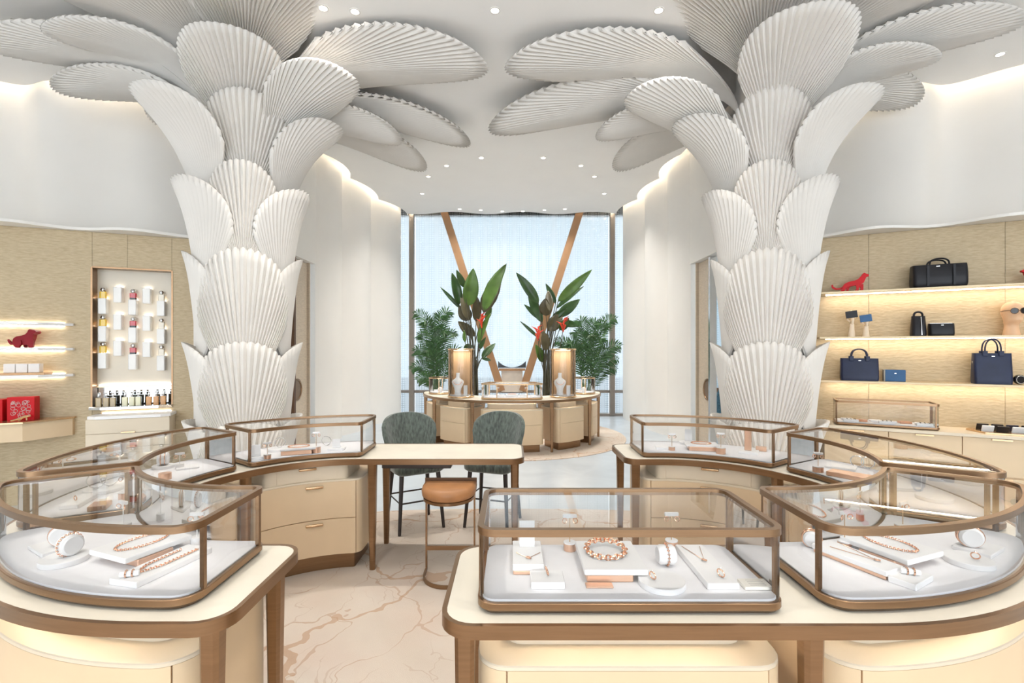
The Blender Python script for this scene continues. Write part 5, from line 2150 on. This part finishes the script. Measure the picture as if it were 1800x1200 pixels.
def cushion(cx, cy, z, rz, label, R=.034, w=.03, bands=2, chainy=False, group=None):
    """upright round white pillow wearing bracelets"""
    z += .0008
    t = thing('bracelet_cushion', label, 'bracelet display', (cx, cy, z), group=group)
    dx, dy = cos(rz), sin(rz)
    obj('pillow', MB().lathe([(0, -w), (R * .8, -w), (R, -w * .7), (R, w * .7), (R * .8, w), (0, w)], (cx, cy, z + R), 28, axis=(dx, dy, 0)), WHITEP, t)
    for k in range(bands):
        o = (-.35 + .7 * k / max(1, bands - 1)) * w if bands > 1 else 0
        c = (cx + dx * o, cy + dy * o, z + R)
        if chainy:
            q = Vector((0, 0, 1)).rotation_difference(Vector((dx, dy, 0)))
            pts = [Vector(c) + q @ Vector(((R + .002) * cos(a), (R + .002) * sin(a), 0)) for a in [2 * pi * i / 30 for i in range(30)]]
            obj('bracelet', chain(MB(), pts, .0042, .0013, True), GOLD, t)
        else:
            obj('bracelet', MB().torus(c, (dx, dy, 0), R + .0022, .0026, 32, 6), GOLD, t)
    return t


def ear_stand(cx, cy, rz, label, h=.115, z=DZ, drum=True, r=.023, dh=.030, group=None):
    """small drum with a stem, a crosspiece and a pair of hoops"""
    t = thing('earring_stand', label, 'earring stand', (cx, cy, z), group=group)
    obj('drum', MB().lathe([(0, 0), (r, 0), (r, dh - .004), (r - .001, dh - .004), (0, dh - .004)], (cx, cy, z), 28), COPPER if drum else WHITEP, t)
    obj('drum_top', MB().lathe([(0, dh - .0039), (r, dh - .0039), (r, dh), (0, dh)], (cx, cy, z), 28), WHITEP, t)
    obj('stem', MB().tube([(cx, cy, z + dh), (cx, cy, z + h)], .0018, 6), WHITEP if not drum else BRASS, t)
    obj('crosspiece', MB().box((cx, cy, z + h + .006), (.052, .010, .014), rz=rz, ch=.002), WHITEP, t, smooth=False)
    for s in (-1, 1):
        e = (cx + s * .020 * cos(rz) + .006 * sin(rz), cy + s * .020 * sin(rz) - .006 * cos(rz), z + h - .010)
        obj('earring', MB().torus(e, (-sin(rz) + .5 * s, cos(rz), 0), .009, .0018, 16, 5), GOLD, t)
    return t


def card_stand(cx, cy, rz, label, z=DZ, w=.055, h=.07):
    t = thing('earring_card', label, 'earring stand', (cx, cy, z))
    obj('foot', MB().box((cx, cy, z + .004), (w, .03, .008), rz=rz, ch=.001), WHITEP, t, smooth=False)
    obj('card', MB().box((cx - .010 * -sin(rz), cy - .010 * -cos(rz) * -1, z + .008 + h / 2), (w, .004, h), rz=rz), WHITEP, t, smooth=False)
    for s in (-1, 1):
        for k in (.45, .75):
            e = (cx + s * .012 * cos(rz) + .012 * sin(rz), cy + s * .012 * sin(rz) - .006 * cos(rz), z + h * k + .01)
            obj('earring', MB().torus(e, (-sin(rz), cos(rz), 0), .006, .0015, 12, 5), GOLD, t)
    return t


def hoops(cx, cy, z, rz, label, R=.032, n=1):
    t = thing('bangle_stand', label, 'bracelet display', (cx, cy, z))
    for k in range(n):
        o = (k - (n - 1) / 2) * .055
        obj('bangle', MB().torus((cx + o * cos(rz), cy + o * sin(rz), z + R + .0035), (-sin(rz), cos(rz), .12), R, .0030, 36, 6), SILVER, t)
        obj('foot', MB().box((cx + o * cos(rz), cy + o * sin(rz), z + .004), (.018, .012, .008), rz=rz), WHITEP, t, smooth=False)
    return t


def pendant(pts, label, z):
    """fine chain lying on a block with a small pendant at its middle"""
    a, m, b = pts
    path = [Vector((*a, z + .0015)) + (Vector((*m, z + .0015)) - Vector((*a, z + .0015))) * t for t in (0, .5, 1)]
    path += [Vector((*m, z + .0015)) + (Vector((*b, z + .0015)) - Vector((*m, z + .0015))) * t for t in (.5, 1)]
    t = thing('pendant_necklace', label, 'necklace', (*m, z))
    obj('chain', MB().tube(path, .0011, 5), GOLD, t)
    obj('pendant', MB().torus((*m, z + .004), (.2, .2, 1), .0075, .0026, 16, 6), GOLD, t)
    return t


def necklace(cx, cy, z, rx, ry, rz, label, R=.0065, r=.0019, tilt=0.0):
    pts = []
    for i in range(44):
        a = 2 * pi * i / 44
        x, y = rx * cos(a), ry * sin(a)
        pts.append((cx + x * cos(rz) - y * sin(rz), cy + x * sin(rz) + y * cos(rz), z + R * .8 + tilt * (y + ry)))
    return tag(obj('chain_necklace', chain(MB(), pts, R, r, True), GOLD), label, 'necklace')


# ---- rectangular case
RC = 'in the rectangular case'
block(.054, 1.70, .10, .20, .012, 0, 'low copper block under the pendant block ' + RC, m=COPPER, name='copper_block')
block(.054, 1.70, .104, .20, .022, 0, 'white block with a fine pendant ' + RC, z=DZ + .0125)
pendant(((.015, 1.69), (.056, 1.645), (.098, 1.69)), 'fine gold pendant necklace on the narrow white block ' + RC, DZ + .035)
card_stand(.054, 1.755, 0, 'white earring card standing on the pendant block ' + RC, z=DZ + .035, h=.085)
block(.112, 1.545, .106, .085, .022, 0, 'small square white ring block ' + RC)
ring(.112, 1.55, DZ + .0225, .2, 'single gold ring on the small square block ' + RC, .013)
block(.315, 1.60, .15, .10, .022, 0, 'copper block propping up the large white tray ' + RC, m=COPPER, name='copper_block')
block(.335, 1.665, .205, .235, .018, 0, 'large white tray carrying the thick chain necklace ' + RC, z=DZ + .0225)
block(.275, 1.525, .085, .03, .005, 0, 'thin copper plate in front of the large white tray ' + RC, m=COPPER, name='copper_plate')
necklace(.325, 1.68, DZ + .041, .066, .062, 0, 'thick rose gold chain necklace on the large white tray ' + RC, .0095, .0028, .10)
ear_stand(.215, 1.80, 0, 'copper drum earring stand beside the pendant block ' + RC, .12)
ear_stand(.60, 1.82, 0, 'copper drum earring stand behind the long white tray ' + RC, .12)
disc(.475, 1.535, .073, 'round white disc with a knot ring ' + RC)
ring(.445, 1.53, DZ + .0185, .6, 'chunky knot ring on the white disc ' + RC, .012)
cushion(.535, 1.68, DZ, 0.0, 'white cushion wearing a chain bracelet ' + RC, .033, .03, 1, True)
block(.657, 1.65, .10, .30, .020, 0, 'long white tray with pendant and ring ' + RC)
pendant(((.625, 1.78), (.660, 1.66), (.690, 1.78)), 'gold pendant necklace on the long white tray ' + RC, DZ + .0205)
ring(.665, 1.54, DZ + .0205, .5, 'wide silver-gold ring on the long white tray ' + RC, .013)
t = thing('price_card', 'small cream caption card leaning in the corner of the rectangular case', 'card', (.765, 1.525, DZ))
obj('card', MB().box((.765, 1.525, DZ + .006), (.085, .055, .010), ch=.001), mat('cream_card', (.88, .84, .76), .5), t, smooth=False)
for k in range(4):
    obj('text_line', MB().box((.768, 1.508 + .011 * k, DZ + .0114), (.05, .003, .0005)), mat('grey_print', (.55, .52, .48), .6), t, smooth=False)

# ---- the two fan-shaped cases (mirror images with small differences)
for s, tx in ((1, 'in the fan case beside the rectangular case'), (-1, 'in the fan case at the free counter end')):
    M = (lambda x, y: (x, y)) if s > 0 else (lambda x, y: (-x - .02 if x < 1.35 else -x + .02, y + .012))
    a = radians(31) * s
    P = M(1.37, 1.735)
    block(P[0], P[1], .20, .12, .024, radians(22) * s, 'copper block under the wide white tray ' + tx, m=COPPER, name='copper_block')
    block(P[0], P[1] + .02, .20, .23, .018, radians(22) * s, 'wide white tray raised on copper ' + tx, z=DZ + .0245)
    necklace(P[0], P[1] + .02, DZ + .043, .05, .085, radians(22) * s, 'slender oval gold necklace ' + tx, .004, .0013)
    P = M(1.595, 1.690)
    disc(P[0], P[1], .070, 'round white disc ' + tx)
    if s > 0:
        ring(P[0] + .01, P[1] - .015, DZ + .0185, .8, 'knot ring on the white disc ' + tx, .012)
    else:
        cushion(P[0] + .01, P[1] + .01, DZ + .0185, radians(-20), 'white link bracelet cushion ' + tx, .036, .022, 1, True)
    P = M(1.735, 1.80)
    block(P[0], P[1], .15, .11, .014, a, 'white tray for bangles ' + tx)
    cushion(P[0] - .03 * s, P[1], DZ + .0145, radians(62) * s, 'white cushion wearing two bangles ' + tx, .036, .026, 2)
    if s > 0:
        P = (1.20, 1.69)
        block(*P, .09, .24, .012, radians(24), 'low copper block under the slim pendant tray ' + tx, m=COPPER, name='copper_block')
        block(P[0], P[1], .095, .25, .018, radians(24), 'slim white pendant tray ' + tx, z=DZ + .0125)
        pendant(((1.15, 1.75), (1.235, 1.635), (1.21, 1.77)), 'gold pendant necklace on the slim tray ' + tx, DZ + .031)
        block(1.282, 1.555, .13, .075, .020, radians(31), 'short white ring tray ' + tx)
        ring_roll(1.285, 1.56, DZ + .0205, radians(31) - .9, 'white roll with two gold bands ' + tx)
        cushion(1.135, 1.83, DZ, radians(60), 'white cushion with slim bangles ' + tx, .03, .024, 2)
        ear_stand(1.245, 1.81, .3, 'slender copper earring stand ' + tx, .13)
        ear_stand(1.60, 1.98, .5, 'wide copper earring stand ' + tx, .11, r=.028)
    else:
        block(-1.19, 1.655, .112, .28, .020, radians(-14.5), 'long white necklace tray ' + tx)
        pts = []
        for i in range(24):
            t_ = i / 23
            y_ = 1.56 + .19 * abs(2 * t_ - 1)
            x_ = -1.215 + (.028 if t_ > .5 else -.028) * min(1, abs(2 * t_ - 1) * 3) + .26 * (y_ - 1.56)
            pts.append((x_, y_, DZ + .0235))
        tag(obj('chain_necklace', chain(MB(), pts, .0048, .0014), GOLD), 'looped rose gold link necklace ' + tx, 'necklace')
        ring_roll(-1.222, 1.545, DZ + .0205, radians(20), 'white roll with two gold bands ' + tx)
        ear_stand(-1.205, 1.85, .2, 'slender white earring stand ' + tx, .11, drum=False)
        ear_stand(-1.60, 1.99, -.4, 'wide white earring stand ' + tx, .11, drum=False, r=.028)

# ---- curved case next to the writing table
tx = 'in the case next to the writing table'
P = flat(450, 806, .85)
block(*P, .10, .09, .018, .5, 'small white block below the earring card ' + tx)
card_stand(*P, .5, 'earring card on a small white block ' + tx, z=DZ + .0185)
ear_stand(*flat(470, 806, .85), .5, 'copper drum earring stand beside the earring card ' + tx, .10)
P = flat(490, 791, .85)
disc(*P, .075, 'round white disc ' + tx)
hoops(P[0] + .01, P[1], DZ + .0185, .4, 'upright bangle on the round disc ' + tx, .036)
P = flat(522, 797, .85)
block(*P, .20, .09, .030, .35, 'copper block under the white tray ' + tx, m=COPPER, name='copper_block')
block(P[0], P[1] + .03, .23, .15, .014, .35, 'white tray on a copper block ' + tx, z=DZ + .0305)
necklace(P[0], P[1] + .03, DZ + .045, .07, .05, .35, 'thin gold necklace on the copper-backed tray ' + tx, .004, .0014)
ear_stand(*flat(556, 795, .85), .2, 'tall copper drum earring stand ' + tx, .135, r=.03, dh=.045)
hoops(*flat(574, 783, .85), DZ, .1, 'upright bangle standing on the pad ' + tx, .034)
P = flat(592, 790, .85)
block(*P, .115, .09, .016, .1, 'small white block near the writing table end ' + tx)
card_stand(*P, .1, 'earring card near the writing table end ' + tx, z=DZ + .0165, h=.055)

# ---- middle case facing the perfume niche
tx = 'in the middle case facing the perfume niche'
P = (-2.15, 2.545)
disc(*P, .085, 'wide round white disc ' + tx)
hoops(P[0], P[1], DZ + .0185, .9, 'pair of upright steel bangles ' + tx, .040, 2)
block(-2.095, 2.345, .075, .20, .020, radians(18), 'long white ring tray ' + tx)
P = (-2.095, 2.32)
ring(P[0], P[1], DZ + .0205, .3, 'slim ring on the long white tray ' + tx, .010)
block(-1.935, 2.27, .09, .07, .022, radians(-65), 'copper block near the sharp outer corner ' + tx, m=COPPER, name='copper_block')
ear_stand(*flat(221, 876, .85), .8, 'wide copper drum earring stand ' + tx, .11, r=.030, dh=.035)
P = flat(287, 822, .85)
disc(*P, .060, 'small white disc under the bracelet cushion ' + tx)
cushion(P[0], P[1], DZ + .0185, .5, 'white cushion with twin bangles ' + tx, .038, .03, 2)
ear_stand(*flat(316, 823, .85), .6, 'white drum earring stand ' + tx, .085, drum=False)
block(*flat(330, 822, .85), .12, .10, .010, .6, 'thin white square block ' + tx)
tag(obj('copper_drum', MB().lathe([(0, 0), (.032, 0), (.032, .036), (0, .036)], (*flat(290, 842, .85), DZ), 28), COPPER), 'plain copper drum ' + tx, 'display block')

# ---- free end case, handbag side
tx = 'in the free-end case on the handbag side'
P = flat(1168, 788, .85)
block(*P, .13, .09, .014, -.2, 'low white block ' + tx)
ear_stand(*flat(1181, 791, .85), -.1, 'copper drum earring stand ' + tx, .11)
P = flat(1210, 780, .85)
disc(*P, .070, 'round white disc ' + tx)
card_stand(*P, -.2, 'earring card on the round disc ' + tx, z=DZ + .0185, h=.09)
P = flat(1235, 791, .85)
block(*P, .20, .08, .030, -.2, 'copper block under the white tray ' + tx, m=COPPER, name='copper_block')
block(P[0], P[1] + .03, .23, .14, .014, -.2, 'white tray on a copper block ' + tx, z=DZ + .0305)
necklace(P[0], P[1] + .03, DZ + .045, .07, .045, -.2, 'thin gold necklace on the copper-backed tray ' + tx, .004, .0014)
ear_stand(*flat(1267, 797, .85), -.3, 'tall copper drum earring stand ' + tx, .135, r=.032, dh=.045)
P = flat(1316, 796, .85)
block(*P, .13, .10, .018, -.5, 'white block below the tall copper stand ' + tx)
block(P[0], P[1] + .01, .045, .03, .14, -.5, 'tall copper upright ' + tx, z=DZ + .0185, m=COPPER, name='copper_upright')
block(*flat(1338, 792, .85), .07, .05, .03, -.5, 'little copper block ' + tx, m=COPPER, name='copper_block')

# ---- middle case facing the handbag shelves
tx = 'in the middle case facing the handbag shelves'
ear_stand(*flat(1438, 829, .85), -.6, 'copper drum earring stand ' + tx, .105, r=.03, dh=.034)
block(*flat(1492, 839, .85), .20, .10, .026, -.9, 'copper block ' + tx, m=COPPER, name='copper_block')
block(*flat(1478, 822, .85), .16, .12, .012, -.7, 'white square tray ' + tx)
P = flat(1516, 822, .85)
hoops(P[0], P[1], DZ, -.7, 'pair of upright bangles ' + tx, .034, 2)
P = flat(1570, 852, .85)
block(*P, .12, .26, .018, -.15, 'long white tray ' + tx)
cushion(P[0], P[1] + .03, DZ + .0185, -.7, 'white cushion with a bangle ' + tx, .034, .028, 1)
disc(2.095, 2.40, .075, 'round white disc ' + tx)

# ---- half-round counter: busts in the towers, small blocks in the other cases
def bust(cx, cy, z, label):
    t = thing('necklace_bust', label, 'bust', (cx, cy, z))
    mb = MB()
    rows = [(0, .052, .040, .0), (.02, .050, .040, 0), (.07, .058, .044, .0), (.13, .088, .055, .0), (.17, .100, .055, .0), (.20, .085, .048, .004), (.225, .045, .036, .008), (.25, .030, .028, .010), (.30, .028, .027, .012), (.315, .030, .028, .012)]
    n = 24
    for zz, rx, ry, oy in rows:
        mb.V += [(cx + rx * cos(2 * pi * i / n), cy + oy + ry * sin(2 * pi * i / n), z + .04 + zz) for i in range(n)]
    for r in range(len(rows) - 1):
        mb.F += [(r * n + i, r * n + (i + 1) % n, r * n + n + (i + 1) % n, r * n + n + i) for i in range(n)]
    mb.F += [tuple(range(n - 1, -1, -1)), tuple(range((len(rows) - 1) * n, len(rows) * n))]
    obj('bust_body', mb, WHITEP, t, ang=60)
    obj('foot', MB().lathe([(0, 0), (.055, 0), (.055, .035), (.05, .04), (0, .04)], (cx, cy, z), 24), WHITEP, t)
    pts = [(cx + .062 * cos(a), cy - .052 - .012 * -sin(a), z + .225 + .055 * sin(a)) for a in [pi + pi * i / 18 for i in range(19)]]
    obj('necklace', chain(MB(), pts, .004, .0014), GOLD, t)


for s, dn in ((-1, 'pink'), (1, 'blue')):
    cx, cy = IB.pol(1.31, s * 39)
    bust(cx - .05, cy - .02, TOPZ + .0365, 'white necklace bust in the tall case beside the %s armchair doorway' % dn)
    block(cx + .08, cy - .08, .06, .05, .16, 0, 'narrow white pedestal beside the bust in the tall case by the %s armchair doorway' % dn, z=TOPZ + .0365)
    cx, cy = IB.pol(1.31, s * 72)
    cushion(cx, cy - .05, TOPZ + .0365, radians(75), 'white bracelet cushion in the low drum case by the %s armchair doorway' % dn, .04, .03, 1)
    block(cx - .08, cy + .04, .09, .07, .03, .3, 'small white block in the low drum case by the %s armchair doorway' % dn, z=TOPZ + .0365)
tx = 'in the long low case by the window'
for k, (a, w, h, nm) in enumerate(((-14, .09, .022, 'first white block from the pink armchair end '), (-7.5, .12, .030, 'second white block from the pink armchair end '),
                                  (0, .20, .040, 'wide central white block '), (7.5, .12, .030, 'second white block from the blue armchair end '), (14, .09, .022, 'first white block from the blue armchair end '))):
    x, y = IB.pol(1.36, a)
    block(x, y, w, .10, h, 0, nm + tx)
x, y = IB.pol(1.36, 0)
necklace(x, y, DZ + .0405, .06, .035, 0, 'gold necklace on the wide central block ' + tx, .0045, .0015)
for a, nm in ((-10.5, 'pink'), (10.5, 'blue')):
    x, y = IB.pol(1.24, a)
    ear_stand(x, y, 0, 'earring stand on the %s armchair side %s' % (nm, tx), .12)
